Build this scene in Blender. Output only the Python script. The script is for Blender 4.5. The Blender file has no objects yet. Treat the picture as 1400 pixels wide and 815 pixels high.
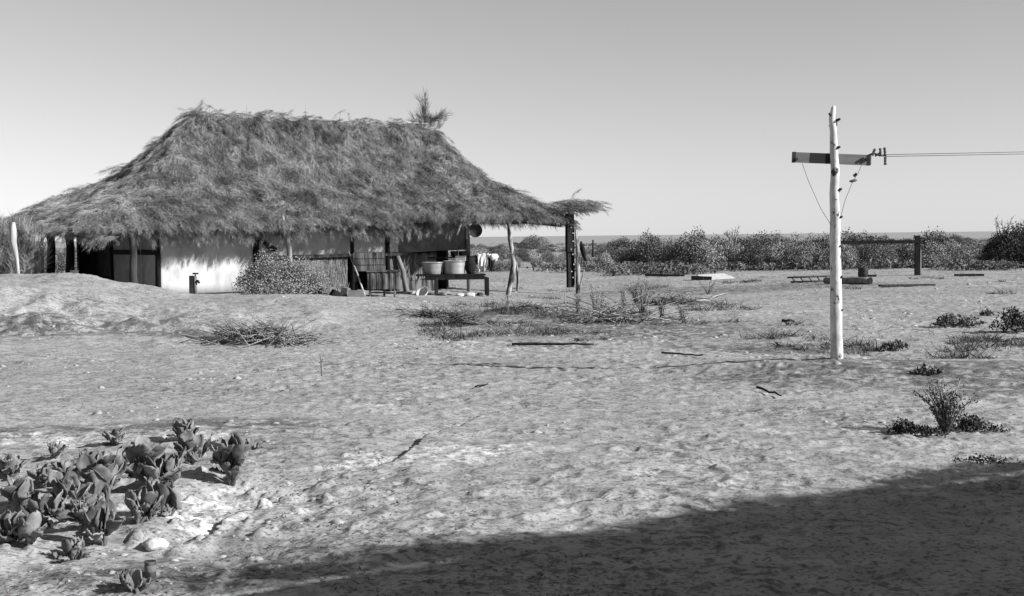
import bpy, math, random
import numpy as np
from mathutils import Vector, Matrix, Euler

random.seed(7)
RNG = np.random.default_rng(11)
SC = bpy.context.scene
COL = SC.collection
PI = math.pi

# ------------------------------------------------------------------ camera
CAM_Z = 1.65
FPX = 1650.0
pitch = math.atan((407.5 - 323.3) / FPX)
roll = math.radians(-0.62)
cam_d = bpy.data.cameras.new('camera')
cam = bpy.data.objects.new('camera', cam_d)
COL.objects.link(cam)
SC.camera = cam
cam_d.sensor_width = 36.0
cam_d.lens = 36.0 * FPX / 1400.0
cam_d.clip_start = 0.1
cam_d.clip_end = 60000
RM = Matrix.Rotation(PI / 2 - pitch, 3, 'X') @ Matrix.Rotation(roll, 3, 'Z')
cam.matrix_world = Matrix.Translation((0, 0, CAM_Z)) @ RM.to_4x4()


def ray(px, py):
    return RM @ Vector(((px - 700) / FPX, -(py - 407.5) / FPX, -1.0))


def at(px, py, Y):
    d = ray(px, py)
    return Vector((0, 0, CAM_Z)) + d * (Y / d.y)


# ------------------------------------------------------------------ terrain height
def hash2(ix, iy, seed):
    n = (ix.astype(np.int64) * 374761393 + iy.astype(np.int64) * 668265263 + seed * 974634777) & 0xFFFFFFFF
    n = ((n ^ (n >> 13)) * 1274126177) & 0xFFFFFFFF
    n = n ^ (n >> 16)
    return (n & 0xFFFFFF) / float(0xFFFFFF)


def vnoise(x, y, seed=0):
    x0 = np.floor(x); y0 = np.floor(y)
    fx = x - x0; fy = y - y0
    fx = fx * fx * (3 - 2 * fx); fy = fy * fy * (3 - 2 * fy)
    a = hash2(x0, y0, seed); b = hash2(x0 + 1, y0, seed)
    c = hash2(x0, y0 + 1, seed); d = hash2(x0 + 1, y0 + 1, seed)
    return (a * (1 - fx) + b * fx) * (1 - fy) + (c * (1 - fx) + d * fx) * fy - 0.5


def fbm(x, y, seed=0, octs=3):
    r = 0; a = 1.0
    for o in range(octs):
        r = r + a * vnoise(x * 2 ** o, y * 2 ** o, seed + o * 17)
        a *= 0.5
    return r


def sstep(a, b, x):
    t = np.clip((x - a) / (b - a), 0, 1)
    return t * t * (3 - 2 * t)


def dimples(x, y, cell, seed, prob, depth, ang0=0.3, rim=0.45, elong=1.7):
    cx = np.floor(x / cell); cy = np.floor(y / cell)
    out = np.zeros_like(x)
    for dx in (-1, 0, 1):
        for dy in (-1, 0, 1):
            ix = cx + dx; iy = cy + dy
            p = hash2(ix, iy, seed)
            ox = (ix + hash2(ix, iy, seed + 1)) * cell
            oy = (iy + hash2(ix, iy, seed + 2)) * cell
            an = ang0 + (hash2(ix, iy, seed + 3) - 0.5) * 1.8
            sz = (0.20 + 0.20 * hash2(ix, iy, seed + 4)) * cell
            ux = (x - ox) * np.cos(an) + (y - oy) * np.sin(an)
            uy = -(x - ox) * np.sin(an) + (y - oy) * np.cos(an)
            r2 = (ux / (sz * elong)) ** 2 + (uy / sz) ** 2
            f = -np.exp(-r2 ** 1.5) + rim * np.exp(-((np.sqrt(r2) - 1.35) / 0.35) ** 2)
            amp = (p < prob) * (0.4 + 0.6 * hash2(ix, iy, seed + 5))
            out += f * amp * depth
    return out


def H(x, y, fine=True):
    x = np.asarray(x, dtype=float); y = np.asarray(y, dtype=float)
    z = 0.10 * fbm(x / 9.0, y / 9.0, 3, 2) * sstep(3, 12, np.hypot(x, y))
    # ground round the hut: high at its left corner, low at its right corner
    zh = np.interp(x, [-14, -9.6, -5, -2, 0, 2, 5, 12], [0.22, 0.12, 0.03, -0.10, -0.17, -0.27, -0.15, 0.0])
    m = sstep(29, 33, y) * (1 - sstep(43, 50, y)) * sstep(-30, -22, x) * (1 - sstep(9, 14, x))
    z = z * (1 - m) + (zh + 0.05 * fbm(x / 3, y / 3, 9, 2)) * m
    # the sand bank in front of the hut
    A = 1.06 * np.interp(x, [-40, -14, -11.9, -9.9, -9.2, -8.3, -7.6, -6.6, -5.2, -4.2, -3.4, -2.5, -1.6], [0.75, 0.84, 0.86, 0.74, 0.60, 0.40, 0.27, 0.26, 0.30, 0.24, 0.17, 0.08, 0.0])
    wob = 0.7 * fbm(x / 2.2, y / 2.2, 21, 2)
    prof = (0.42 * sstep(20.8, 21.5, y + wob) + 0.58 * sstep(21.6, 27.0, y + wob)) * (1 - sstep(28.6, 32.5, y))
    z = z + A * prof * (1 + 0.25 * fbm(x / 1.6, y / 1.6, 5, 3)) + 0.38 * (A > 0.05) * fbm(x / 0.75, y / 0.9, 8, 3) * sstep(20.3, 21.2, y + wob) * (1 - sstep(23.5, 26, y + wob)) * np.clip(A * 1.6, 0, 1)
    # swell that carries the pole and the hollow behind it
    z = z + 0.14 * np.exp(-((y - 14.2 + 0.3 * (x - 3.9)) / 1.5) ** 2) * sstep(1.0, 3.5, x) * (1 - 0.6 * sstep(5, 9, x))
    z = z + 0.05 * np.exp(-(((x - 3.9) / 0.5) ** 2 + ((y - 14.6) / 0.5) ** 2))
    z = z - 0.10 * np.exp(-((y - 18.0) / 2.2) ** 2) * sstep(1.5, 4.5, x)
    # near left: hollow bed with broken crust where the succulents grow
    bed = np.exp(-(((x + 2.6) / 2.0) ** 2 + ((y - 7.6) / 1.7) ** 2))
    z = z + bed * (0.16 * fbm(x / 0.7, y / 0.7, 31, 3))
    # little scarp that winds up the middle
    sc_x = -1.9 + (y - 6.0) * 0.33 + 0.35 * fbm(y / 1.1, y * 0 + 3, 44, 2)
    z = z - 0.055 * np.exp(-np.clip(sc_x - x, 0, 9) / 0.35) * (x < sc_x) * sstep(6.3, 7.0, y) * (1 - sstep(10.5, 12.5, y))
    far = sstep(330, 420, np.hypot(x, y))
    z = z * (1 - sstep(60, 120, y)) - 2.4 * far
    if fine:
        near = 1 - sstep(55, 80, np.hypot(x, y))
        pn = fbm(x / 2.5, y / 2.5, 77, 2)
        rough = 0.55 + 0.9 * np.clip(pn + 0.25, 0, 1)
        rough = rough * (1 - 0.45 * sstep(0, 1, (bed > 2)))
        z = z + near * (0.024 * fbm(x / 0.9, y / 0.9, 13, 3) + 0.012 * fbm(x / 0.24, y / 0.24, 15, 3) * rough)
        z = z + near * rough * (dimples(x, y, 0.30, 100, 0.7, 0.018, 0.2) + dimples(x, y, 0.17, 150, 0.5, 0.012, 0.6))
        z = z + near * rough * dimples(x, y, 0.75, 200, 0.3, 0.02, -0.3)
        clod = np.clip(fbm(x / 0.13, y / 0.13, 55, 2) - 0.22, 0, 1)
        cm = np.clip(bed * 1.4 + A * 1.2 * sstep(20.4, 21.2, y + wob) * (1 - sstep(22.8, 24.5, y + wob)) + 0.5 * sstep(0.1, 0.4, fbm(x / 1.7, y / 1.7, 66, 2)), 0, 1)
        z = z + near * clod * cm * 0.12
    return z


def h1(x, y):
    return float(H(np.array([x]), np.array([y]))[0])


def gp(px, py):
    """where the sight line through a photo pixel meets the terrain"""
    d = ray(px, py)
    Ys = 2.5 * np.exp(np.linspace(0, math.log(400 / 2.5), 1600))
    X = d.x / d.y * Ys
    Z = CAM_Z + d.z / d.y * Ys
    hh = H(X, Ys, False)
    k = np.where(Z < hh)[0]
    i = k[0] if len(k) else len(Ys) - 1
    x, y = float(X[i]), float(Ys[i])
    return Vector((x, y, h1(x, y)))


# ------------------------------------------------------------------ materials
AF = 0.72


def mat(name, lo, hi, rough=0.85, scale=6.0, bump=0.3, bdist=0.01, bscale=40.0, island=False, obj_random=0.0,
        stretch=(1, 1, 1), metallic=0.0, coords='Object', translucent=0.0, detail=5.0, contrast=(0.35, 0.65)):
    m = bpy.data.materials.new(name); m.use_nodes = True
    nt = m.node_tree; N = nt.nodes; Lk = nt.links
    bs = N['Principled BSDF']
    bs.inputs['Roughness'].default_value = rough
    bs.inputs['Metallic'].default_value = metallic
    bs.inputs['Specular IOR Level'].default_value = 0.12
    tc = N.new('ShaderNodeTexCoord')
    mp = N.new('ShaderNodeMapping'); mp.inputs['Scale'].default_value = stretch
    Lk.new(tc.outputs[coords], mp.inputs[0])
    no = N.new('ShaderNodeTexNoise'); no.inputs['Scale'].default_value = scale; no.inputs['Detail'].default_value = detail
    Lk.new(mp.outputs[0], no.inputs['Vector'])
    mr = N.new('ShaderNodeMapRange')
    mr.inputs['From Min'].default_value = contrast[0]; mr.inputs['From Max'].default_value = contrast[1]
    mr.inputs['To Min'].default_value = lo * AF; mr.inputs['To Max'].default_value = hi * AF
    Lk.new(no.outputs['Fac'], mr.inputs['Value'])
    val = mr.outputs[0]
    if island:
        g = N.new('ShaderNodeNewGeometry')
        m2 = N.new('ShaderNodeMapRange'); m2.inputs['To Min'].default_value = 0.65; m2.inputs['To Max'].default_value = 1.35
        Lk.new(g.outputs['Random Per Island'], m2.inputs['Value'])
        mu = N.new('ShaderNodeMath'); mu.operation = 'MULTIPLY'
        Lk.new(val, mu.inputs[0]); Lk.new(m2.outputs[0], mu.inputs[1]); val = mu.outputs[0]
    if obj_random:
        oi = N.new('ShaderNodeObjectInfo')
        m3 = N.new('ShaderNodeMapRange'); m3.inputs['To Min'].default_value = 1 - obj_random; m3.inputs['To Max'].default_value = 1 + obj_random
        Lk.new(oi.outputs['Random'], m3.inputs['Value'])
        mu = N.new('ShaderNodeMath'); mu.operation = 'MULTIPLY'
        Lk.new(val, mu.inputs[0]); Lk.new(m3.outputs[0], mu.inputs[1]); val = mu.outputs[0]
    cc = N.new('ShaderNodeCombineColor')
    for i in range(3):
        Lk.new(val, cc.inputs[i])
    Lk.new(cc.outputs[0], bs.inputs['Base Color'])
    if bump:
        n2 = N.new('ShaderNodeTexNoise'); n2.inputs['Scale'].default_value = bscale; n2.inputs['Detail'].default_value = 4
        Lk.new(mp.outputs[0], n2.inputs['Vector'])
        b = N.new('ShaderNodeBump'); b.inputs['Strength'].default_value = bump; b.inputs['Distance'].default_value = bdist
        Lk.new(n2.outputs['Fac'], b.inputs['Height']); Lk.new(b.outputs[0], bs.inputs['Normal'])
    return m


M = {}
M['thatch_under'] = mat('thatch_under', 0.12, 0.26, 0.95, 5, 0.8, 0.05, 14, stretch=(1, 1, 1))
M['bough'] = mat('brush_boughs', 0.14, 0.42, 0.8, 1.6, 0, island=True, contrast=(0.36, 0.62), detail=7)
M['bough_dark'] = mat('brush_boughs_weathered', 0.15, 0.30, 0.85, 0.9, 0, island=True)
M['plaster'] = mat('whitewashed_canvas', 0.42, 0.60, 0.9, 2.2, 0.35, 0.012, 14, stretch=(1, 1, 0.45), contrast=(0.36, 0.54))
M['canvas_grey'] = mat('grey_weathered_canvas', 0.14, 0.24, 0.9, 2.5, 0.3, 0.01, 14)
M['panel_grey'] = mat('grey_board_panel', 0.36, 0.48, 0.8, 3, 0.2, 0.01, 14)
M['tar_and_shade'] = mat('tarred_and_shaded_timber', 0.008, 0.022, 0.8, 9, 0.4, 0.01, 30, stretch=(1, 1, 0.2))  # tarred wood; also shade painted on the bench, left posts and hut inside
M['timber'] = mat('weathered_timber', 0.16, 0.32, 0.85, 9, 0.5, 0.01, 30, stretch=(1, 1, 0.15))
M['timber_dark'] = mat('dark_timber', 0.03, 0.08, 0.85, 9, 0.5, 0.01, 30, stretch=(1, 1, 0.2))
M['pale_wood'] = mat('bleached_wood', 0.36, 0.56, 0.8, 8, 0.4, 0.01, 30, stretch=(1, 1, 0.2))
M['bark'] = mat('rough_bark', 0.05, 0.42, 0.9, 7, 0.7, 0.02, 22, stretch=(1, 1, 0.35), contrast=(0.42, 0.58))
M['brushwall'] = mat('brush_wall', 0.035, 0.20, 0.95, 7, 0.8, 0.03, 25, stretch=(1, 1, 0.18), contrast=(0.4, 0.62))
M['galv'] = mat('galvanised_metal', 0.40, 0.56, 0.42, 5, 0.15, 0.004, 12, metallic=0.55, stretch=(1, 1, 0.3))
M['rust'] = mat('rusty_sheet', 0.05, 0.20, 0.7, 7, 0.3, 0.006, 20, metallic=0.3, stretch=(1, 1, 0.25), contrast=(0.42, 0.6))
M['iron'] = mat('dark_iron', 0.03, 0.07, 0.6, 10, 0.3, 0.004, 30, metallic=0.4)
M['porcelain'] = mat('glazed_insulator', 0.10, 0.16, 0.25, 8, 0)
M['wire'] = mat('old_wire', 0.10, 0.16, 0.5, 8, 0)
M['armboard'] = mat('grey_cross_arm_board', 0.17, 0.24, 0.75, 8, 0.3, 0.004, 25, stretch=(0.2, 1, 1))
M['cloth_white'] = mat('white_cloth', 0.68, 0.8, 0.9, 5, 0.4, 0.01, 12)
M['cloth_dark'] = mat('dark_cloth', 0.012, 0.03, 0.95, 5, 0.4, 0.01, 12)
M['leaf'] = mat('succulent_leaf', 0.09, 0.32, 0.5, 6, 0.2, 0.003, 40, island=True, contrast=(0.32, 0.68))
M['leaf_stem'] = mat('succulent_stem', 0.10, 0.22, 0.8, 12, 0.4, 0.005, 40)
M['scrub'] = mat('saltbush_leaves', 0.17, 0.32, 0.8, 1.3, 0, island=True, obj_random=0.5, contrast=(0.35, 0.65))
M['scrub_mid'] = mat('dull_bush_leaves', 0.10, 0.19, 0.8, 1.3, 0, island=True, obj_random=0.35)
M['scrub_light'] = mat('pale_saltbush_leaves', 0.24, 0.38, 0.8, 3, 0, island=True, contrast=(0.35, 0.65))
M['scrub_dark'] = mat('dark_bush_leaves', 0.03, 0.07, 0.8, 2, 0, island=True)
M['twig'] = mat('dry_twigs', 0.10, 0.42, 0.9, 6, 0, island=True, contrast=(0.35, 0.65))
M['grass'] = mat('dry_grass', 0.07, 0.18, 0.9, 2, 0, island=True)
M['stone'] = mat('pale_stone', 0.55, 0.72, 0.9, 9, 0.6, 0.01, 30)
M['clod'] = mat('sand_clods', 0.32, 0.46, 0.95, 9, 0.6, 0.01, 30)
M['whitepole'] = None


CRUST = [tuple(list(gp(px, py))[:2]) + (rx, ry) for px, py, rx, ry in ((290, 700, 0.75, 0.8), (700, 612, 0.5, 0.35), (560, 625, 0.9, 0.5), (90, 600, 1.4, 0.5), (270, 595, 0.4, 0.5))]

DARKSOIL = [tuple(list(gp(px, py))[:2]) + (rx, ry) for px, py, rx, ry in ((30, 447, 2.2, 1.2), (150, 450, 2.0, 1.0), (260, 455, 1.6, 0.9), (60, 590, 2.0, 0.5), (300, 580, 1.6, 0.5), (840, 450, 3.5, 2.6), (640, 430, 2.6, 2.0), (1250, 505, 3.0, 1.3), (1050, 478, 2.2, 0.9), (1380, 520, 2.0, 1.2), (1000, 395, 7.0, 3.0), (230, 790, 0.8, 0.4))]


def sand_material():
    m = bpy.data.materials.new('sand'); m.use_nodes = True
    nt = m.node_tree; N = nt.nodes; Lk = nt.links
    bs = N['Principled BSDF']; bs.inputs['Roughness'].default_value = 0.95
    bs.inputs['Specular IOR Level'].default_value = 0.1
    tc = N.new('ShaderNodeTexCoord')

    def noise(scale, detail, st=(1, 1, 1), rough=0.55, seed=(0, 0, 0)):
        mp = N.new('ShaderNodeMapping'); mp.inputs['Scale'].default_value = st; mp.inputs['Location'].default_value = seed
        Lk.new(tc.outputs['Object'], mp.inputs[0])
        n = N.new('ShaderNodeTexNoise'); n.inputs['Scale'].default_value = scale; n.inputs['Detail'].default_value = detail
        n.inputs['Roughness'].default_value = rough
        Lk.new(mp.outputs[0], n.inputs['Vector']); return n.outputs['Fac']

    def rng(v, a, b, c, d):
        r = N.new('ShaderNodeMapRange'); r.inputs['From Min'].default_value = a; r.inputs['From Max'].default_value = b
        r.inputs['To Min'].default_value = c; r.inputs['To Max'].default_value = d
        r.interpolation_type = 'SMOOTHSTEP'
        Lk.new(v, r.inputs['Value']); return r.outputs[0]

    def op(o, a, b):
        x = N.new('ShaderNodeMath'); x.operation = o
        for i, v in enumerate((a, b)):
            if isinstance(v, (int, float)): x.inputs[i].default_value = v
            else: Lk.new(v, x.inputs[i])
        return x.outputs[0]
    base = rng(noise(0.35, 6), 0.3, 0.7, 0.37 * AF, 0.46 * AF)
    mid = rng(noise(3.2, 7, (0.7, 1, 1)), 0.3, 0.7, 0.86, 1.13)
    # specks of litter: dark, small, gathered in patches
    spk = rng(noise(11, 4, (0.8, 1, 1), 0.6, (5, 2, 0)), 0.50, 0.60, 0.0, 1.0)
    pat = rng(noise(0.55, 5, (1, 1, 1), 0.6, (9, 4, 0)), 0.42, 0.64, 0.40, 1.0)
    lit = op('MULTIPLY', op('MULTIPLY', spk, pat), 0.5)
    spk2 = rng(noise(32, 3, (1, 1, 1), 0.6, (3, 7, 0)), 0.52, 0.62, 0.0, 0.5)
    # pale salt crust
    cr = op('MULTIPLY', rng(noise(0.8, 4, (1, 1, 1), 0.6, (1, 8, 0)), 0.58, 0.7, 0.0, 1.0), rng(noise(7, 6, (1, 1, 1), 0.7), 0.5, 0.62, 0.0, 0.5))
    # broken salt crust round the plant bed and along the little scarp
    sx = N.new('ShaderNodeSeparateXYZ'); Lk.new(tc.outputs['Object'], sx.inputs[0])
    for cx_, cy_, rx_, ry_ in CRUST:
        ex = op('DIVIDE', op('SUBTRACT', sx.outputs[0], cx_), rx_); ey = op('DIVIDE', op('SUBTRACT', sx.outputs[1], cy_), ry_)
        dd = op('ADD', op('MULTIPLY', ex, ex), op('MULTIPLY', ey, ey))
        mk = op('MULTIPLY', rng(dd, 0.1, 1.0, 1.0, 0.0), rng(noise(10, 6, (1, 1, 1), 0.7, (2, 2, 0)), 0.44, 0.58, 0.0, 0.85))
        cr = op('ADD', cr, mk)
    # turned, darker subsoil at the foot of the bank and in the littered hollows
    dk = None
    for cx_, cy_, rx_, ry_ in DARKSOIL:
        ex = op('DIVIDE', op('SUBTRACT', sx.outputs[0], cx_), rx_); ey = op('DIVIDE', op('SUBTRACT', sx.outputs[1], cy_), ry_)
        dd = op('ADD', op('MULTIPLY', ex, ex), op('MULTIPLY', ey, ey)); m_ = rng(dd, 0.1, 1.0, 1.0, 0.0)
        dk = m_ if dk is None else op('MAXIMUM', dk, m_)
    dk = op('MULTIPLY', dk, rng(noise(4.5, 8, (1, 1, 1), 0.7, (6, 1, 0)), 0.42, 0.54, 0.0, 0.55))
    v = op('MULTIPLY', op('MULTIPLY', base, op('SUBTRACT', 1.0, dk)), mid)
    v = op('MULTIPLY', v, op('SUBTRACT', 1.0, lit))
    v = op('MULTIPLY', v, op('SUBTRACT', 1.0, spk2))
    v = op('MULTIPLY', v, op('ADD', 1.0, cr))
    cc = N.new('ShaderNodeCombineColor')
    for i in range(3): Lk.new(v, cc.inputs[i])
    Lk.new(cc.outputs[0], bs.inputs['Base Color'])
    hgt = op('ADD', op('MULTIPLY', noise(9, 6, (0.8, 1, 1)), 1.0), op('MULTIPLY', noise(45, 4), 0.25))
    b = N.new('ShaderNodeBump'); b.inputs['Strength'].default_value = 0.42; b.inputs['Distance'].default_value = 0.05
    Lk.new(hgt, b.inputs['Height']); Lk.new(b.outputs[0], bs.inputs['Normal'])
    return m


M['sand'] = sand_material()


def birch_material():
    """white painted trunk with dark knots and bark scars"""
    m = mat('white_painted_trunk', 0.45, 0.78, 0.7, 9, 0.5, 0.01, 24, stretch=(1, 1, 0.6), contrast=(0.3, 0.6))
    nt = m.node_tree; N = nt.nodes; Lk = nt.links
    bs = N['Principled BSDF']
    src = bs.inputs['Base Color'].links[0].from_socket
    tc = N.new('ShaderNodeTexCoord'); mp = N.new('ShaderNodeMapping'); mp.inputs['Scale'].default_value = (1, 1, 0.8)
    Lk.new(tc.outputs['Object'], mp.inputs[0])
    n = N.new('ShaderNodeTexNoise'); n.inputs['Scale'].default_value = 9; n.inputs['Detail'].default_value = 5
    Lk.new(mp.outputs[0], n.inputs['Vector'])
    r = N.new('ShaderNodeMapRange'); r.inputs['From Min'].default_value = 0.60; r.inputs['From Max'].default_value = 0.67
    Lk.new(n.outputs['Fac'], r.inputs['Value'])
    mx = N.new('ShaderNodeMix'); mx.data_type = 'RGBA'
    Lk.new(r.outputs[0], mx.inputs['Factor']); Lk.new(src, mx.inputs['A']); mx.inputs['B'].default_value = (0.05, 0.05, 0.05, 1)
    Lk.new(mx.outputs['Result'], bs.inputs['Base Color'])
    return m


M['whitepole'] = birch_material()


def water_material():
    m = bpy.data.materials.new('sea_water'); m.use_nodes = True
    nt = m.node_tree; N = nt.nodes; Lk = nt.links; bs = N['Principled BSDF']
    bs.inputs['Base Color'].default_value = (0.26, 0.26, 0.26, 1)
    bs.inputs['Roughness'].default_value = 0.5
    tc = N.new('ShaderNodeTexCoord'); mp = N.new('ShaderNodeMapping'); mp.inputs['Scale'].default_value = (0.2, 1, 1)
    Lk.new(tc.outputs['Object'], mp.inputs[0])
    n = N.new('ShaderNodeTexNoise'); n.inputs['Scale'].default_value = 0.4; n.inputs['Detail'].default_value = 3
    Lk.new(mp.outputs[0], n.inputs['Vector'])
    b = N.new('ShaderNodeBump'); b.inputs['Strength'].default_value = 0.2; b.inputs['Distance'].default_value = 0.2
    Lk.new(n.outputs['Fac'], b.inputs['Height']); Lk.new(b.outputs[0], bs.inputs['Normal'])
    return m


M['water'] = water_material()


# ------------------------------------------------------------------ mesh helpers
def np_mesh(name, V, F, material, smooth=False):
    """V (n,3); F (m,k) constant k"""
    V = np.asarray(V, dtype=np.float32); F = np.asarray(F, dtype=np.int32)
    me = bpy.data.meshes.new(name)
    k = F.shape[1]
    me.vertices.add(len(V)); me.vertices.foreach_set('co', V.ravel())
    me.loops.add(F.size); me.loops.foreach_set('vertex_index', F.ravel())
    me.polygons.add(len(F))
    me.polygons.foreach_set('loop_start', np.arange(0, F.size, k, dtype=np.int32))
    me.polygons.foreach_set('loop_total', np.full(len(F), k, dtype=np.int32))
    if smooth:
        me.polygons.foreach_set('use_smooth', np.ones(len(F), dtype=bool))
    me.update(calc_edges=True)
    if material is not None: me.materials.append(material)
    return me


class MB:
    """collects shapes into one mesh"""
    def __init__(self):
        self.v = []; self.f = []; self.s = []

    def box(self, c, size, rot=None, jit=0.0, taper=1.0):
        b = len(self.v); sx, sy, sz = (q / 2 for q in size)
        R = rot if rot is not None else Matrix.Identity(3)
        for x, y, z in ((-1, -1, -1), (1, -1, -1), (1, 1, -1), (-1, 1, -1), (-1, -1, 1), (1, -1, 1), (1, 1, 1), (-1, 1, 1)):
            t = taper if z > 0 else 1.0
            p = Vector((x * sx * t, y * sy * t, z * sz))
            if jit: p += Vector([random.uniform(-jit, jit) for _ in range(3)])
            self.v.append(Vector(c) + R @ p)
        for f in ((0, 3, 2, 1), (4, 5, 6, 7), (0, 1, 5, 4), (1, 2, 6, 5), (2, 3, 7, 6), (3, 0, 4, 7)):
            self.f.append(tuple(b + i for i in f)); self.s.append(False)
        return self

    def tube(self, pts, rad, seg=8, wob=0.0):
        pts = [Vector(p) for p in pts]; n = len(pts)
        rr = rad if isinstance(rad, (list, tuple)) else [rad] * n
        b = len(self.v)
        for i, p in enumerate(pts):
            d = (pts[min(i + 1, n - 1)] - pts[max(i - 1, 0)]).normalized()
            a = d.cross(Vector((0, 1, 0)) if abs(d.y) < 0.9 else Vector((1, 0, 0))).normalized(); c = d.cross(a)
            for k in range(seg):
                t = 2 * PI * k / seg; r = rr[i] * (1 + random.uniform(-wob, wob))
                self.v.append(p + a * math.cos(t) * r + c * math.sin(t) * r)
        for i in range(n - 1):
            for k in range(seg):
                k2 = (k + 1) % seg
                self.f.append((b + i * seg + k, b + i * seg + k2, b + (i + 1) * seg + k2, b + (i + 1) * seg + k)); self.s.append(True)
        self.f.append(tuple(b + k for k in range(seg))[::-1]); self.s.append(False)
        self.f.append(tuple(b + (n - 1) * seg + k for k in range(seg))); self.s.append(False)
        return self

    def lathe(self, prof, c=(0, 0, 0), seg=28, rot=None, sx=1.0):
        b = len(self.v); c = Vector(c); R = rot if rot is not None else Matrix.Identity(3)
        for r, z in prof:
            for k in range(seg):
                t = 2 * PI * k / seg
                self.v.append(c + R @ Vector((r * math.cos(t) * sx, r * math.sin(t), z)))
        for i in range(len(prof) - 1):
            for k in range(seg):
                k2 = (k + 1) % seg
                self.f.append((b + i * seg + k, b + i * seg + k2, b + (i + 1) * seg + k2, b + (i + 1) * seg + k)); self.s.append(True)
        return self

    def blob(self, c, r, seed=0, amp=0.25, n=10, sq=(1, 1, 1)):
        b = len(self.v); rd = random.Random(seed); c = Vector(c)
        ph = [rd.uniform(0, 6.28) for _ in range(6)]
        for i in range(n + 1):
            th = PI * i / n
            for k in range(n * 2):
                f = PI * k / n
                q = 1 + amp * (math.sin(3 * f + ph[0] + 2 * th) * math.sin(2 * th + ph[1]) + 0.5 * math.sin(5 * f + ph[2]) * math.sin(4 * th + ph[3]) * math.sin(th))
                if i in (0, n): q = 1
                self.v.append(c + Vector((r * q * math.sin(th) * math.cos(f) * sq[0], r * q * math.sin(th) * math.sin(f) * sq[1], r * q * math.cos(th) * sq[2])))
        w = 2 * n
        for i in range(n):
            for k in range(w):
                k2 = (k + 1) % w
                self.f.append((b + i * w + k, b + (i + 1) * w + k, b + (i + 1) * w + k2, b + i * w + k2)); self.s.append(True)
        return self

    def mesh(self, name, material):
        me = bpy.data.meshes.new(name)
        me.from_pydata([tuple(v) for v in self.v], [], self.f)
        me.polygons.foreach_set('use_smooth', self.s)
        me.validate(); me.update()
        me.materials.append(material)
        return me


def link(name, me, parent=None, loc=None):
    o = bpy.data.objects.new(name, me); COL.objects.link(o)
    if parent is not None: o.parent = parent
    if loc is not None: o.location = loc
    return o


def tag(o, label=None, cat=None, group=None, kind=None):
    if label: o['label'] = label
    if cat: o['category'] = cat
    if group: o['group'] = group
    if kind: o['kind'] = kind
    return o


def thing(name, label, cat, loc=(0, 0, 0), rz=0.0, group=None):
    o = bpy.data.objects.new(name, None); COL.objects.link(o)
    o.location = loc; o.rotation_euler = (0, 0, rz); o.empty_display_size = 0.2
    return tag(o, label, cat, group)


def part(name, mb, material, parent, loc=None, label=None):
    o = link(name, mb.mesh(name, material), parent, loc)
    if label: o['label'] = label
    return o


def rz3(a): return Matrix.Rotation(a, 3, 'Z')


# ------------------------------------------------------------------ light
ELEV = math.radians(28.0)
sd = Vector((0.94, -0.34, 0)).normalized()          # horizontal direction towards the sun
sun_dir = Vector((sd.x * math.cos(ELEV), sd.y * math.cos(ELEV), math.sin(ELEV)))
sl = bpy.data.lights.new('sun', 'SUN'); sl.energy = 5.0; sl.angle = math.radians(0.5); sl.color = (1, 1, 1)
so = bpy.data.objects.new('sun', sl); COL.objects.link(so)
so.rotation_euler = (-sun_dir).to_track_quat('-Z', 'Y').to_euler(); so.location = (20, -10, 20)

W = bpy.data.worlds.new('World'); SC.world = W; W.use_nodes = True
nt = W.node_tree; N = nt.nodes; Lk = nt.links
bg = N['Background']; bg.inputs['Strength'].default_value = 0.063
sky = N.new('ShaderNodeTexSky'); sky.sky_type = 'NISHITA'; sky.sun_disc = False
sky.sun_elevation = ELEV; sky.sun_rotation = math.atan2(sd.x, sd.y)
sky.air_density = 1.0; sky.dust_density = 0.0; sky.ozone_density = 2.0
sp = N.new('ShaderNodeSeparateColor'); Lk.new(sky.outputs[0], sp.inputs[0])
# black and white film: mostly the green and blue of the sky
a = N.new('ShaderNodeMath'); a.operation = 'MULTIPLY'; a.inputs[1].default_value = 0.20; Lk.new(sp.outputs[2], a.inputs[0])
b = N.new('ShaderNodeMath'); b.operation = 'MULTIPLY_ADD'; b.inputs[1].default_value = 0.80
Lk.new(sp.outputs[1], b.inputs[0]); Lk.new(a.outputs[0], b.inputs[2])
cc = N.new('ShaderNodeCombineColor')
for i in range(3): Lk.new(b.outputs[0], cc.inputs[i])
Lk.new(cc.outputs[0], bg.inputs['Color'])

SC.view_settings.view_transform = 'Standard'
SC.view_settings.look = 'None'
SC.view_settings.gamma = 1.0
SC.view_settings.exposure = 0.85
SC.render.engine = 'CYCLES'
SC.render.resolution_x = 1024; SC.render.resolution_y = 596
SC.cycles.max_bounces = 5; SC.cycles.diffuse_bounces = 3; SC.cycles.glossy_bounces = 2

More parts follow.
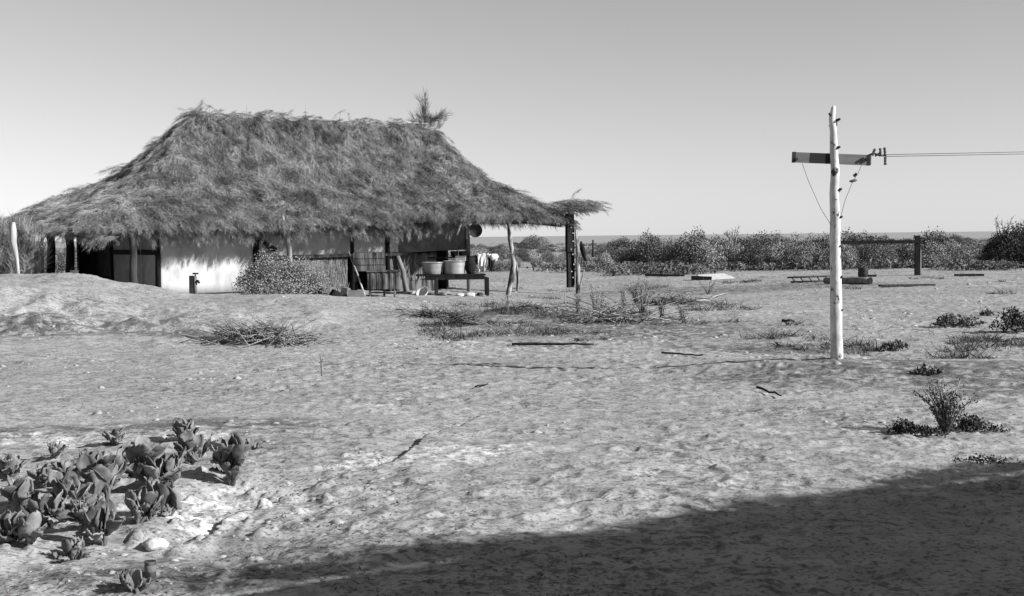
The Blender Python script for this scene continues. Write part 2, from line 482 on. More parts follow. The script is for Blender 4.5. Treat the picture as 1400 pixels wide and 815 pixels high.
# ------------------------------------------------------------------ ground and sea
def build_ground():
    dense = np.arange(-30, 30.001, 0.065)
    mid1 = np.arange(-70, -30, 0.35); mid2 = np.arange(30.35, 70, 0.35)
    back = np.arange(70.5, 289.9, 3.0)
    ang = np.radians(np.concatenate([mid1, dense, mid2, back]))
    r = np.concatenate([[0.3, 0.7, 1.1, 1.6, 2.2, 2.9, 3.5],
                        4.0 * np.exp(np.arange(0, math.log(90 / 4.0), 0.0036)),
                        90 * np.exp(np.arange(0.0036, math.log(430 / 90) + 0.02, 0.02))])
    na, nr = len(ang), len(r)
    A_, R_ = np.meshgrid(ang, r)
    X = R_ * np.sin(A_); Y = R_ * np.cos(A_)
    Z = H(X, Y)
    V = np.stack([X, Y, Z], -1).reshape(-1, 3)
    i = np.arange(nr - 1)[:, None] * na; j = np.arange(na)[None, :]; j2 = (j + 1) % na
    F = np.stack([i + j, i + j2, i + na + j2, i + na + j], -1).reshape(-1, 4)[:, ::-1]
    V = np.vstack([V, [[0, 0, h1(0, 0)]]])
    me = np_mesh('sand_ground', V, F, M['sand'], True)
    return tag(link('sand_ground', me), kind='structure')


build_ground()
mb = MB(); S_ = 30000
mb.v = [Vector((-S_, -S_, -1.6)), Vector((S_, -S_, -1.6)), Vector((S_, S_, -1.6)), Vector((-S_, S_, -1.6))]
mb.f = [(0, 1, 2, 3)]; mb.s = [False]
tag(link('sea', mb.mesh('sea', M['water'])), kind='structure')


# ------------------------------------------------------------------ brush generators
def bough_template(rng, n=74, L=0.92, spread=0.34, w=0.0060, tw=(0.16, 0.48)):
    """feathery cut bough lying along +x: a thin stem with many twigs, returned as triangles"""
    T = []
    droop = rng.uniform(0.03, 0.12)
    side = rng.uniform(-0.12, 0.12)

    def cp(t): return np.array([L * t, side * t * t, 0.05 * math.sin(3 * t) - droop * t * t])
    for k in range(5):
        a = cp(k / 5); b = cp((k + 1) / 5); T.append([a + [0, w, 0], a - [0, w, 0], b])
        T.append([a + [0, 0, w], a - [0, 0, w], b])
    for k in range(n):
        t = rng.uniform(0.02, 1.0) ** 0.85
        p = cp(t)
        yaw = rng.normal(0, spread * 1.5); pit = rng.normal(0.03, spread * 0.6)
        l = rng.uniform(*tw) * (1.15 - 0.4 * t)
        d = np.array([math.cos(yaw) * math.cos(pit), math.sin(yaw) * math.cos(pit), math.sin(pit)])
        q = p + d * l; q[2] -= 0.25 * l * l / 0.3
        pr = np.cross(d, rng.normal(0, 1, 3)); pr /= np.linalg.norm(pr) + 1e-9
        ww = w * rng.uniform(0.5, 1.1)
        m = (p + q) / 2 + np.array([0, 0, 0.06 * l + rng.normal(0, 0.02)]) + rng.normal(0, 0.012, 3)
        T.append([p, m + pr * ww, m - pr * ww]); T.append([m + pr * ww, q, m - pr * ww])
    return np.array(T)     # (n,3,3)


TPL = [bough_template(RNG) for _ in range(8)]


def frames(xd, zd):
    """rotation matrices whose x axis is xd and z axis near zd"""
    x = xd / np.linalg.norm(xd, axis=1, keepdims=True)
    y = np.cross(zd, x); y /= np.linalg.norm(y, axis=1, keepdims=True) + 1e-9
    z = np.cross(x, y)
    return np.stack([x, y, z], -1)


def place_templates(tpls, P, R, S, rng):
    out = []
    idx = rng.integers(0, len(tpls), len(P))
    for k, T in enumerate(tpls):
        s = idx == k
        if not s.any(): continue
        pts = T.reshape(-1, 3)
        q = np.einsum('nij,mj->nmi', R[s], pts) * S[s][:, None, None] + P[s][:, None, :]
        out.append(q.reshape(-1, 3))
    V = np.vstack(out)
    return V, np.arange(len(V)).reshape(-1, 3)


# ------------------------------------------------------------------ the hut
TH = math.radians(38)
U = Vector((math.cos(TH), math.sin(TH), 0)); VV = Vector((-math.sin(TH), math.cos(TH), 0))
A0 = Vector((-9.7, 33.0, 0))
WL, WW = 10.5, 6.3


def st(s, t, z=0.0): return Vector((s, t, z))           # hut local space, x along the long wall


def s_of(px, t=0.0, s0=None):
    """long-wall coordinate seen at photo column px, on the line at depth t"""
    k = (px - 700) / FPX
    # X = A.x + s ux + t vx ; Y = A.y + s uy + t vy ; X = k Y (small roll ignored)
    return (k * (A0.y + t * VV.y) - A0.x - t * VV.x) / (U.x - k * U.y)


def t_of(px, s=0.0):
    k = (px - 700) / FPX
    return (k * (A0.y + s * U.y) - A0.x - s * U.x) / (VV.x - k * VV.y)


def wl(s, t):
    p = A0 + U * s + VV * t
    return p


def zat(s, t, py, px=None):
    p = wl(s, t)
    px = 700 + FPX * p.x / p.y if px is None else px
    return at(px, py, p.y).z


def zg(s, t):
    p = wl(s, t); return h1(p.x, p.y)


hut = thing('thatched_hut', 'long hut with a shaggy brushwood thatch roof, whitewashed front wall and open verandah posts', 'hut', A0, TH)

E0, E1, T0, T1 = -2.25, 13.3, -2.0, 7.9
RS0, RS1, RT = 2.5, 11.0, 3.0
RZ = 5.42


def T0f(s): return -1.02 - 1.08 * sstep(8.0, 11.0, np.asarray(s, dtype=float))


def roof_p(s, t):
    rs = np.clip(s, RS0, RS1)
    dx = s - rs; dy = t - RT
    # near the ends spread the fan of slopes
    inside = (s > RS0) & (s < RS1)
    ex = np.where(dx > 0, E1 - RS1, RS0 - E0); ey = np.where(dy < 0, RT - T0f(s), T1 - RT)
    p = np.maximum(np.abs(dx) / ex, np.abs(dy) / ey)
    # round the hips a little
    pr = (np.abs(dx) / ex) ** 7 + (np.abs(dy) / ey) ** 7
    pr = pr ** (1 / 7.0)
    return np.where(inside, np.abs(dy) / ey, np.minimum(pr, 1.12 * np.maximum(p, 1e-6)))


def roof_z(s, t):
    p = roof_p(s, t)
    q = np.interp(p, [0, 0.1, 0.25, 0.45, 0.65, 0.85, 1.0, 1.1], [1.0, 0.83, 0.60, 0.355, 0.18, 0.06, -0.03, -0.10])
    eave = 2.12 + 0.22 * sstep(3.0, 11.0, s) + 0.16 * sstep(1, 6, t)
    z = eave + (RZ - eave) * q
    z = z + 0.10 * fbm(s / 1.1, t / 1.1, 500, 3) * sstep(0, 0.2, p) + 0.07 * fbm(s / 0.9, t * 0, 510, 2)
    return z


def roof_normal(s, t):
    e = 0.12
    dzs = (roof_z(s + e, t) - roof_z(s - e, t)) / (2 * e)
    dzt = (roof_z(s, t + e) - roof_z(s, t - e)) / (2 * e)
    n = np.stack([-dzs, -dzt, np.ones_like(s)], -1)
    return n / np.linalg.norm(n, axis=1, keepdims=True), np.stack([dzs, dzt], -1)


def build_roof():
    ss = np.arange(E0, E1 + 0.01, 0.15); tt = np.arange(T0, T1 + 0.01, 0.14)
    ns, ntt = len(ss), len(tt)
    S, Q = np.meshgrid(ss, np.linspace(0, 1, ntt), indexing='ij'); T = T0f(S) + Q * (T1 - T0f(S))
    Z = roof_z(S.ravel(), T.ravel()).reshape(S.shape)
    wobS = S + np.where((S < E0 + 0.01) | (S > E1 - 0.01), 0.2 * fbm(S, T * 1.7, 5, 2), 0)
    wobT = T + np.where((Q < 0.01) | (Q > 0.99), 0.2 * fbm(S * 1.7, T, 6, 2), 0)
    top = np.stack([wobS, wobT, Z], -1).reshape(-1, 3)
    bot = top - np.array([0, 0, 0.12])
    V = np.vstack([top, bot]); n = len(top)
    i = np.arange(ns - 1)[:, None] * ntt; j = np.arange(ntt - 1)[None, :]
    Ft = np.stack([i + j, i + ntt + j, i + ntt + j + 1, i + j + 1], -1).reshape(-1, 4)
    Fb = Ft[:, ::-1] + n
    rim = []
    for a in range(ns - 1):
        rim.append([a * ntt, a * ntt + n, (a + 1) * ntt + n, (a + 1) * ntt])
        q = a * ntt + ntt - 1; rim.append([q, q + ntt, q + ntt + n, q + n])
    for c in range(ntt - 1):
        rim.append([c, c + 1, c + 1 + n, c + n])
        q = (ns - 1) * ntt + c; rim.append([q, q + n, q + 1 + n, q + 1])
    F = np.vstack([Ft, Fb, np.array(rim)])
    roof = link('roof', np_mesh('roof', V, F, M['thatch_under'], True), hut)

    rng = np.random.default_rng(5)
    n = 23000
    s = rng.uniform(E0 + 0.05, E1 - 0.05, n); t0s = T0f(s) + 0.05; t = np.where(rng.random(n) < 0.82, t0s + rng.random(n) * (RT + 0.6 - t0s), rng.uniform(RT, T1, n))
    # extra along the ridge for a bristling outline
    m = 700
    s = np.concatenate([s, rng.uniform(RS0 + 0.1, RS1 - 0.1, m)]); t = np.concatenate([t, RT + rng.normal(0, 0.3, m)])
    z = roof_z(s, t)
    nrm, grad = roof_normal(s, t)
    down = np.stack([-grad[:, 0], -grad[:, 1], -(grad ** 2).sum(1)], -1)
    down /= np.linalg.norm(down, axis=1, keepdims=True) + 1e-6
    patch = fbm(s / 0.8, t / 0.8, 88, 2) * 1.6
    lat = np.cross(nrm, down)
    yaw = rng.normal(0, 0.36, len(s)) + patch * 0.6
    lift = rng.normal(0.09, 0.12, len(s))
    xd = down * np.cos(yaw)[:, None] + lat * np.sin(yaw)[:, None] + nrm * lift[:, None]
    lift2 = np.where(np.arange(len(s)) >= n, rng.uniform(0.1, 0.75, len(s)), 0.0) * (rng.random(len(s)) < 0.5)
    xd = xd + np.array([0, 0, 1.0])[None] * lift2[:, None]
    P = np.stack([s, t, z], -1) + nrm * rng.uniform(-0.02, 0.13, len(s))[:, None]
    sc = rng.uniform(0.45, 0.95, len(s)) * np.interp(t - T0f(s), [0, 1.2], [0.62, 1.0]) * np.where((s > E1 - 0.8) | (s < E0 + 0.8), 0.7, 1.0)
    sc[n:] *= 0.7
    V1, _ = place_templates(TPL, P, frames(xd, nrm), sc, rng)
    # eave fringe: hanging boughs
    per = []
    for k in range(1150):
        q = rng.random()
        if q < 0.52: a = rng.uniform(E0, E1); c = float(T0f(a)) + rng.uniform(-0.05, 0.35); dn = (0, -1)
        elif q < 0.75: a, c, dn = E0 + rng.uniform(-0.1, 0.35), rng.uniform(T0, T1), (-1, 0)
        elif q < 0.88: a, c, dn = E1 + rng.uniform(-0.35, 0.05), rng.uniform(T0, T1), (1, 0)
        else: a, c, dn = rng.uniform(E0, E1), T1, (0, 1)
        per.append((a, c, dn[0], dn[1]))
    per = np.array(per)
    hang = 1.1 + 1.4 * (vnoise(per[:, 0] * 0.9, per[:, 1] * 0.9, 70) + 0.5)
    hang = np.where(per[:, 0] > 9.3, hang * 0.22, hang * 0.9); hang = np.where(per[:, 0] < -0.8, hang * 0.5, hang)
    xd = np.stack([per[:, 2] * 1.0 + rng.normal(0, 0.35, len(per)), per[:, 3] * 1.0 + rng.normal(0, 0.35, len(per)), -hang * rng.uniform(0.3, 1.2, len(per))], -1)
    P = np.stack([per[:, 0], per[:, 1], roof_z(per[:, 0], per[:, 1]) - 0.02], -1)
    P -= np.array([1, 1, 0]) * np.stack([per[:, 2], per[:, 3], per[:, 2] * 0], -1) * 0.25
    sc = rng.uniform(0.3, 0.68, len(per)) * np.where((per[:, 0] > 9.3) | (per[:, 0] < -0.8), 0.75, 1.0)
    V2, _ = place_templates(TPL, P, frames(xd, np.tile([0.01, 0.02, 1.0], (len(per), 1))), sc, rng)
    V = np.vstack([V1, V2])
    o = link('thatch', np_mesh('thatch', V, np.arange(len(V)).reshape(-1, 3), M['bough']), roof)
    # plume of upright brush at the right end of the ridge
    P = []; X = []; Sx = []
    top = np.array([RS1 - 0.15, RT, RZ - 0.05])
    for k in range(22):
        P.append(top + rng.normal(0, 0.16, 3) * [1.4, 1.4, 0.4]); X.append([rng.normal(0, 0.5), rng.normal(0, 0.5), 1]); Sx.append(rng.uniform(0.45, 0.8))
    for k in range(4):
        P.append(top + rng.normal(0, 0.03, 3)); X.append([rng.normal(0, 0.07), rng.normal(0, 0.07), 1]); Sx.append(rng.uniform(1.15, 1.35))
    for k in range(5):
        P.append(top + [0, 0, 0.25]); X.append([0.8, -0.7, 0.35 + rng.normal(0, 0.1)]); Sx.append(rng.uniform(0.75, 1.05))
    for k in range(16):
        P.append(top + rng.normal(0, 0.2, 3)); X.append([rng.normal(0, 1), rng.normal(0, 1), 0.2]); Sx.append(rng.uniform(0.4, 0.6))
    P = np.array(P); X = np.array(X, float)
    V3, F3 = place_templates(TPL, P, frames(X, np.tile([0.9, 0.3, 0.1], (len(P), 1))), np.array(Sx), rng)
    link('ridge_plume', np_mesh('ridge_plume', V3, F3, M['bough_dark']), roof)
    # clump on the left ridge end
    P = np.array([[RS0 + rng.normal(0.1, 0.25), RT + rng.normal(0, 0.2), RZ + rng.uniform(-0.1, 0.12)] for _ in range(60)])
    X = rng.normal(0, 1, (60, 3)) * [1, 1, 0.35]
    V4, F4 = place_templates(TPL, P, frames(X, np.tile([0.1, 0.2, 1], (60, 1))), rng.uniform(0.35, 0.55, 60), rng)
    link('ridge_tuft', np_mesh('ridge_tuft', V4, F4, M['bough_dark']), roof)
    # bundle over the right corner post
    cs, ct = s_of(787, -2.2), -2.2
    zc = zat(cs, ct, 283)
    P = []; X = []
    for k in range(240):
        P.append([cs + rng.normal(-0.15, 0.36), ct + rng.normal(0.1, 0.33), zc + rng.uniform(-0.12, 0.20)])
        X.append([rng.normal(0.75, 0.55), rng.normal(-0.55, 0.55), rng.normal(-0.12, 0.18)])
    P = np.array(P); X = np.array(X)
    V5, F5 = place_templates(TPL, P, frames(X, np.tile([0.1, 0.2, 1], (len(P), 1))), rng.uniform(0.3, 0.6, len(P)), rng)
    link('brush_bundle', np_mesh('brush_bundle', V5, F5, M['bough_dark']), roof)
    # pale ridge poles
    m_ = MB()
    m_.tube([(9.3, RT - 0.1, RZ + 0.14), (11.0, RT - 0.12, RZ + 0.16)], 0.02, 6); part('loose_pole', m_, M['pale_wood'], roof)
    for a_, b2_ in (((3.2, 0.35), (3.45, 0.65)), ((5.3, 1.0), (6.1, 1.25)), ((6.5, 0.2), (7.3, 0.0)), ((8.7, 0.9), (9.3, 0.6))):
        m_ = MB(); za = float(roof_z(np.array([a_[0]]), np.array([a_[1]]))[0]) + 0.17; zb = float(roof_z(np.array([b2_[0]]), np.array([b2_[1]]))[0]) + 0.17
        m_.tube([(a_[0], a_[1], za), (b2_[0], b2_[1], zb)], [0.014, 0.008], 5); part('loose_pole', m_, M['timber'], roof)
    for q in range(7):
        a = RS0 + 0.5 + q * 1.15 + random.uniform(-0.3, 0.3)
        m_ = MB(); m_.tube([(a, RT, RZ), (a + random.uniform(-0.1, 0.1), RT, RZ + random.uniform(0.25, 0.6))], [0.008, 0.003], 4)
        part('ridge_stalk', m_, M['twig'], roof)


build_roof()


def wall_quad(name, s0, s1, z0, z1, material, t=0.0, thick=0.08, waves=0.0, label=None, cols=24):
    """upright panel in the long wall"""
    mb = MB(); n = cols
    for i in range(n):
        a = s0 + (s1 - s0) * i / n; b_ = s0 + (s1 - s0) * (i + 1) / n
        pass
    ss = np.linspace(s0, s1, n + 1); zz = np.linspace(0, 1, 9)
    Vs = []
    for side in (0, 1):
        for s in ss:
            for q in zz:
                w = waves * float(fbm(np.array([s * 1.6]), np.array([q * 1.5]), 300, 2)[0]) if side == 0 else 0
                f = (s - s0) / (s1 - s0)
                za = z0[0] * (1 - f) + z0[1] * f; zb = z1[0] * (1 - f) + z1[1] * f
                Vs.append((s, t + w + (thick if side else 0), za + (zb - za) * q))
    k = 9; n1 = (n + 1) * k; F = []
    for i in range(n):
        for j in range(8):
            q = i * k + j
            F.append((q, q + k, q + k + 1, q + 1)); F.append((q + n1, q + 1 + n1, q + k + 1 + n1, q + k + n1))
    for i in range(n):
        a = i * k; F.append((a, a + n1, a + k + n1, a + k)); a += 8; F.append((a, a + k, a + k + n1, a + n1))
    for j in range(8):
        F.append((j, j + 1, j + 1 + n1, j + n1)); a = n * k + j; F.append((a, a + n1, a + 1 + n1, a + 1))
    o = link(name, np_mesh(name, Vs, F, material, False), hut)
    if label: o['label'] = label
    return o


def brushwall(name, s0, s1, za, zb, t, parent, n, rng, material, L=0.5, along_t=False, droop=False):
    """upright brush stuffed wall made of vertical wands"""
    T = []
    for k in range(n):
        a = rng.uniform(s0, s1); z = rng.uniform(za, zb - 0.1); l = rng.uniform(0.25, L)
        x1 = a + rng.normal(0, 0.05); z1 = min(z + l, zb + 0.05); w = rng.uniform(0.006, 0.02); off = rng.uniform(-0.05, 0.02)
        off2 = rng.uniform(-0.08, 0.02)
        if along_t: T.append([[t + off, a - w, z], [t + off, a + w, z], [t + off2, x1, z1]])
        else: T.append([[a - w, t + off, z], [a + w, t + off, z], [x1, t + off2, z1]])
    V = np.array(T).reshape(-1, 3)
    return link(name, np_mesh(name, V, np.arange(len(V)).reshape(-1, 3), material), parent)


def build_walls():
    rng = np.random.default_rng(9)
    gA = 0.0
    s350 = s_of(350); s480 = s_of(478); s545 = s_of(545)
    zbot = lambda s, py: zat(s, 0, py)
    # whitewashed panel between the corner and the dark post
    wall_quad('white_wall_panel', 0.06, s350 - 0.07, (zbot(0, 403), zbot(s350, 398)), (2.45, 2.45), M['plaster'], waves=0.05)
    wall_quad('base_strip', 0.06, s350 - 0.07, (-0.3, -0.4), (zbot(0, 403) - 0.01, zbot(s350, 398) - 0.01), M['canvas_grey'], t=0.05)  # darker grey strip along the foot of the white panel
    # upper grey strip of canvas further along
    wall_quad('canvas_wall_strip', s350 + 0.07, s545, (zbot(s350, 352), zbot(s545, 345)), (2.5, 2.5), M['plaster'], waves=0.07, cols=40)
    wall_quad('canvas_wall_strip', s545 + 0.02, WL, (zbot(s545, 346), zbot(WL, 341)), (2.55, 2.55), M['canvas_grey'], waves=0.06)
    # lower brush wall
    o = wall_quad('brush_wall', s350 + 0.07, s480, (-0.35, -0.4), (zbot(s350, 353), zbot(s480, 348)), M['brushwall'], t=0.10)
    brushwall('brush_face', s350 + 0.1, s480 - 0.05, 0.05, zbot(s480, 352), 0.08, o, 2600, rng, M['bough_dark'])
    o = wall_quad('brush_wall', s_of(530), s_of(600), (-0.4, -0.4), (zbot(s545, 348), zbot(s_of(600), 345)), M['brushwall'], t=0.12)
    brushwall('brush_face', s_of(531), s_of(598), 0.3, zbot(s545, 350), 0.10, o, 700, rng, M['bough_dark'])
    # interior shade put in as an added near-black partition seen through the openings
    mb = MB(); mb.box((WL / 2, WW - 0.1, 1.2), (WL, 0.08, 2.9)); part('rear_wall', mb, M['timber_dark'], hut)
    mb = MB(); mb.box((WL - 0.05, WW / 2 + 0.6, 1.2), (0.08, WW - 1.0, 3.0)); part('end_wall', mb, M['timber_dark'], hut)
    mb = MB(); mb.box((s545, 2.2, 0.9), (5.5, 0.06, 2.4)); part('shade_backing', mb, M['tar_and_shade'], hut)
    # girts / rails
    mb = MB()
    mb.box(((s350 + s_of(560)) / 2, -0.08, (zbot(s350, 352) + zbot(s_of(560), 347)) / 2), (s_of(560) - s350, 0.05, 0.08))
    part('wall_rail', mb, M['timber_dark'], hut)
    # corner post, dark middle post with brace
    mb = MB(); mb.tube([(0, -0.05, -0.1), (0.02, -0.05, 1.2), (-0.06, -0.04, 2.6)], [0.085, 0.08, 0.07], 8); part('corner_post', mb, M['tar_and_shade'], hut)
    mb = MB(); mb.tube([(s350, -0.06, -0.3), (s350 + 0.02, -0.06, 1.1), (s350, -0.06, 2.5)], [0.08, 0.075, 0.07], 8)
    part('wall_post', mb, M['tar_and_shade'], hut)
    mb = MB(); mb.tube([(s350, -0.10, zbot(s350, 325)), (s350 + 0.55, -0.16, zbot(s350, 343))], [0.05, 0.09], 8)
    part('brace', mb, M['tar_and_shade'], hut)
    sx = s_of(482)
    mb = MB(); mb.tube([(sx, -0.02, -0.3), (sx, -0.02, 1.5), (sx, -0.02, 2.4)], 0.06, 8); part('wall_post', mb, M['tar_and_shade'], hut)
    sx = s_of(530)
    mb = MB(); mb.tube([(sx, -0.02, -0.3), (sx, -0.02, 1.5), (sx, -0.02, 2.4)], 0.08, 8); part('wall_post', mb, M['tar_and_shade'], hut)
    sx = WL - 0.02
    mb = MB(); mb.tube([(sx, -0.06, -0.35), (sx, -0.04, 1.5), (sx, -0.02, 2.5)], 0.07, 8); part('corner_post', mb, M['timber'], hut)
    # pale slab leaning in the lower wall
    sx = s_of(552)
    mb = MB(); mb.tube([(sx - 0.05, -0.25, zg(sx, -0.3) - 0.05), (sx - 0.1, -0.12, 0.6), (sx - 0.25, -0.02, 1.15)], [0.10, 0.08, 0.07], 7, 0.1)
    part('stud', mb, M['timber'], hut)
    # left end wall, in the hut's own shade
    t155 = t_of(155); zt = 2.6
    mb = MB(); mb.box((0.02, t155 / 2, 1.25), (0.05, t155 - 0.1, 2.7)); part('end_panel', mb, M['panel_grey'], hut)
    mb = MB()
    zr = zat(0, t155 / 2, 345)
    mb.box((-0.03, t155 / 2, zr), (0.05, t155, 0.14)); part('panel_rail', mb, M['tar_and_shade'], hut)
    mb = MB(); mb.box((-0.03, t155, 1.2), (0.12, 0.12, 2.9)); part('door_post', mb, M['tar_and_shade'], hut)
    mb = MB(); mb.box((-0.03, t_of(196), 1.2), (0.05, 0.07, 2.7)); part('panel_stile', mb, M['panel_grey'], hut)
    tt = t_of(112)
    mb = MB(); mb.box((0.5, (t155 + tt) / 2, zat(0, 5, 330)), (0.05, tt - t155, 2.2)); part('door', mb, M['timber_dark'], hut)
    mb = MB(); mb.box((-0.03, tt, 1.2), (0.16, 0.16, 2.9)); part('door_post', mb, M['tar_and_shade'], hut)
    # verandah posts
    def vpost(s, t, pybase, pytop, r0, r1, m, bend=0.0, seg=9, name='verandah_post'):
        z0 = zg(s, t) - 0.15; z1 = max(float(roof_z(np.array([s]), np.array([t]))[0]) - 0.05, 1.9)
        k = 7; pts = []; rr = []
        for i in range(k):
            f = i / (k - 1)
            pts.append((s + bend * math.sin(f * PI * 1.5) + 0.03 * math.sin(i * 2.1), t + 0.03 * math.cos(i * 1.7), z0 + (z1 - z0) * f))
            rr.append(r0 + (r1 - r0) * f + 0.008 * math.sin(i * 3))
        mb = MB(); mb.tube(pts, rr, seg, 0.07); return part(name, mb, m, hut)
    vpost(s_of(183, -0.95), -0.95, 0, 0, 0.11, 0.09, M['timber_dark'])
    vpost(s_of(396, -1.0), -1.0, 0, 0, 0.09, 0.075, M['timber'], 0.03)
    s9 = s_of(396, -1.0)
    mb = MB(); mb.tube([(s9, -1.0, 1.5), (s9 - 0.14, -1.05, 1.95), (s9 - 0.2, -1.05, 2.3)], [0.06, 0.05, 0.04], 7); part('fork', mb, M['timber'], hut)
    s7 = s_of(697, -2.0)
    p0 = zg(s7, -2.0)
    mb = MB()
    base = wl(s7, -2.0)
    prof = [(695 - 700, 402), (699 - 700, 385), (703 - 700, 360), (701 - 700, 345), (698 - 700, 325), (697 - 700, 300)]
    pts = []
    for dx, py in prof:
        ss_ = s_of(700 + dx, -2.0); pts.append((ss_, -2.0, zat(ss_, -2.0, py)))
    mb.tube([(pts[0][0], -2.0, pts[0][2] - 0.2)] + pts, [0.075, 0.075, 0.085, 0.09, 0.07, 0.07, 0.06], 9, 0.1)
    part('verandah_post', mb, M['bark'], hut, label='crooked bark-covered verandah post')
    # left side posts
    for px, s in ((97, -1.6), (71, -1.7)):
        t = t_of(px, s); 
        if t > T1 - 0.2: t = T1 - 0.2
        vpost(s, t, 0, 0, 0.13, 0.11, M['tar_and_shade'])  # near-black colour holds the shade these posts stand in
    # far side posts holding the roof up
    for s in (-1.5, 3.0, 7.5, 12.8):
        vpost(s, T1 - 0.5, 0, 0, 0.1, 0.09, M['timber_dark'])
    # verandah beam
    mb = MB()
    pts = [(s, float(T0f(s)) + 0.35, float(roof_z(np.array([s]), np.array([float(T0f(s)) + 0.35]))[0]) - 0.24) for s in np.linspace(-1.5, 13.0, 12)]
    mb.tube(pts, 0.06, 7, 0.1); part('verandah_beam', mb, M['timber_dark'], hut)
    mb = MB()
    pts = [(-1.6, t, float(roof_z(np.array([-1.6]), np.array([t]))[0]) - 0.22) for t in np.linspace(-1.5, 7.5, 9)]
    mb.tube(pts, 0.06, 7, 0.1); part('verandah_beam', mb, M['timber_dark'], hut)
    # right corner post: tarred board beside a barked pole
    s8, t8 = s_of(781, -2.2), -2.2
    mb = MB(); ztop = zat(s8, t8, 292); zlow = zat(s8, t8, 345); zb = zat(s8, t8, 393)
    mb.box((s8 - 0.03, t8, (ztop + zlow) / 2), (0.30, 0.10, ztop - zlow), None, 0.01)
    part('verandah_post', mb, M['tar_and_shade'], hut, label='tarred upper board of the corner post, pitted with pale nail heads')
    mb = MB(); mb.box((s8 + 0.03, t8 + 0.06, (zlow + zb) / 2 + 0.12), (0.27, 0.10, zlow - zb + 0.24), None, 0.01)
    part('lower_board', mb, M['tar_and_shade'], hut)
    mb = MB(); s8b = s_of(790, t8 - 0.12)
    mb.tube([(s8b, t8 - 0.12, zat(s8b, t8, 407) - 0.2), (s8b + 0.02, t8 - 0.12, zat(s8b, t8, 370)), (s8b, t8 - 0.12, zat(s8b, t8, 335)), (s8b - 0.05, t8 - 0.10, zat(s8b, t8, 312))], [0.075, 0.08, 0.06, 0.04], 9, 0.1)
    part('corner_pole', mb, M['bark'], hut)
    for q in range(9):
        mb = MB(); mb.box((s8 + random.uniform(-0.08, 0.1), t8 - 0.075, zb + 0.1 + q * (ztop - zb - 0.3) / 9 + random.uniform(-0.05, 0.05)), (0.035, 0.02, 0.04))
        part('nail_head', mb, M['pale_wood'], hut)


build_walls()


# ------------------------------------------------------------------ things round the hut
def w3(s, t, z): 
    p = wl(s, t); return Vector((p.x, p.y, z))


# brush screen at the far left
def brush_screen():
    a = Vector((-16.6, 30.6, 0)); b_ = Vector((-12.3, 31.6, 0))
    L = (b_ - a).length; an = math.atan2(b_.y - a.y, b_.x - a.x)
    t = thing('brush_screen', 'upright screen of grey brush boughs beside the left end of the hut', 'screen', (a.x, a.y, 0.25), an)
    mb = MB()
    for k in range(9):
        mb.tube([(k * L / 8, 0.06, 0.1), (k * L / 8 + 0.03, 0.06, 1.8)], 0.035, 6)
    mb.tube([(0, 0.08, 0.9), (L, 0.08, 0.95)], 0.03, 6); mb.tube([(0, 0.08, 1.6), (L, 0.08, 1.65)], 0.03, 6)
    part('frame', mb, M['timber_dark'], t)
    rng = np.random.default_rng(3); n = 700
    P = np.stack([rng.uniform(-0.1, L, n), rng.uniform(-0.18, 0.1, n), rng.uniform(0.15, 1.25, n)], -1)
    X = np.stack([rng.normal(0, 0.22, n), rng.normal(-0.05, 0.08, n), np.ones(n)], -1)
    V, F = place_templates(TPL, P, frames(X, np.tile([0.05, -1, 0.1], (n, 1))), rng.uniform(0.6, 0.95, n), rng)
    link('boughs', np_mesh('boughs', V, F, M['bough']), t)


brush_screen()


def pale_trunk():
    p = at(21, 382, 30.6); z0 = h1(p.x, p.y)
    t = at(19, 312, 30.6)
    mb = MB()
    mb.tube([(p.x + 0.1, p.y, z0 - 0.1), (p.x + 0.06, p.y, at(22, 355, 30.6).z), (p.x - 0.02, p.y, at(20, 330, 30.6).z), (t.x - 0.02, p.y, t.z - 0.05), (t.x, p.y, t.z + 0.15)], [0.04, 0.045, 0.085, 0.075, 0.03], 9, 0.15)
    o = link('split_post', mb.mesh('split_post', M['pale_wood'])); tag(o, 'pale barkless split post standing against the brush screen', 'post')


pale_trunk()


def sunlit_gap_shape():  # sunlit patch in the gap, put in as a small white vessel
    p = at(102, 378, 33.0); z = h1(p.x, p.y)
    z = at(102, 379, 33).z
    t = thing('sunlit_gap_pail', 'sunlit gap shown by an added white pail shining between the dark left verandah posts', 'sunpatch', (p.x, 33.0, max(z, h1(p.x, 33.0)) - 0.05))
    mb = MB(); mb.lathe([(0.0, 0), (0.08, 0), (0.115, 0.24), (0.12, 0.245), (0.11, 0.235), (0.075, 0.02), (0, 0.02)], seg=18); part('body', mb, M['cloth_white'], t)
    mb = MB(); mb.tube([(-0.115, 0, 0.23), (-0.09, 0.02, 0.30), (0, 0.03, 0.34), (0.09, 0.02, 0.30), (0.115, 0, 0.23)], 0.006, 5); part('handle', mb, M['wire'], t)


sunlit_gap_shape()


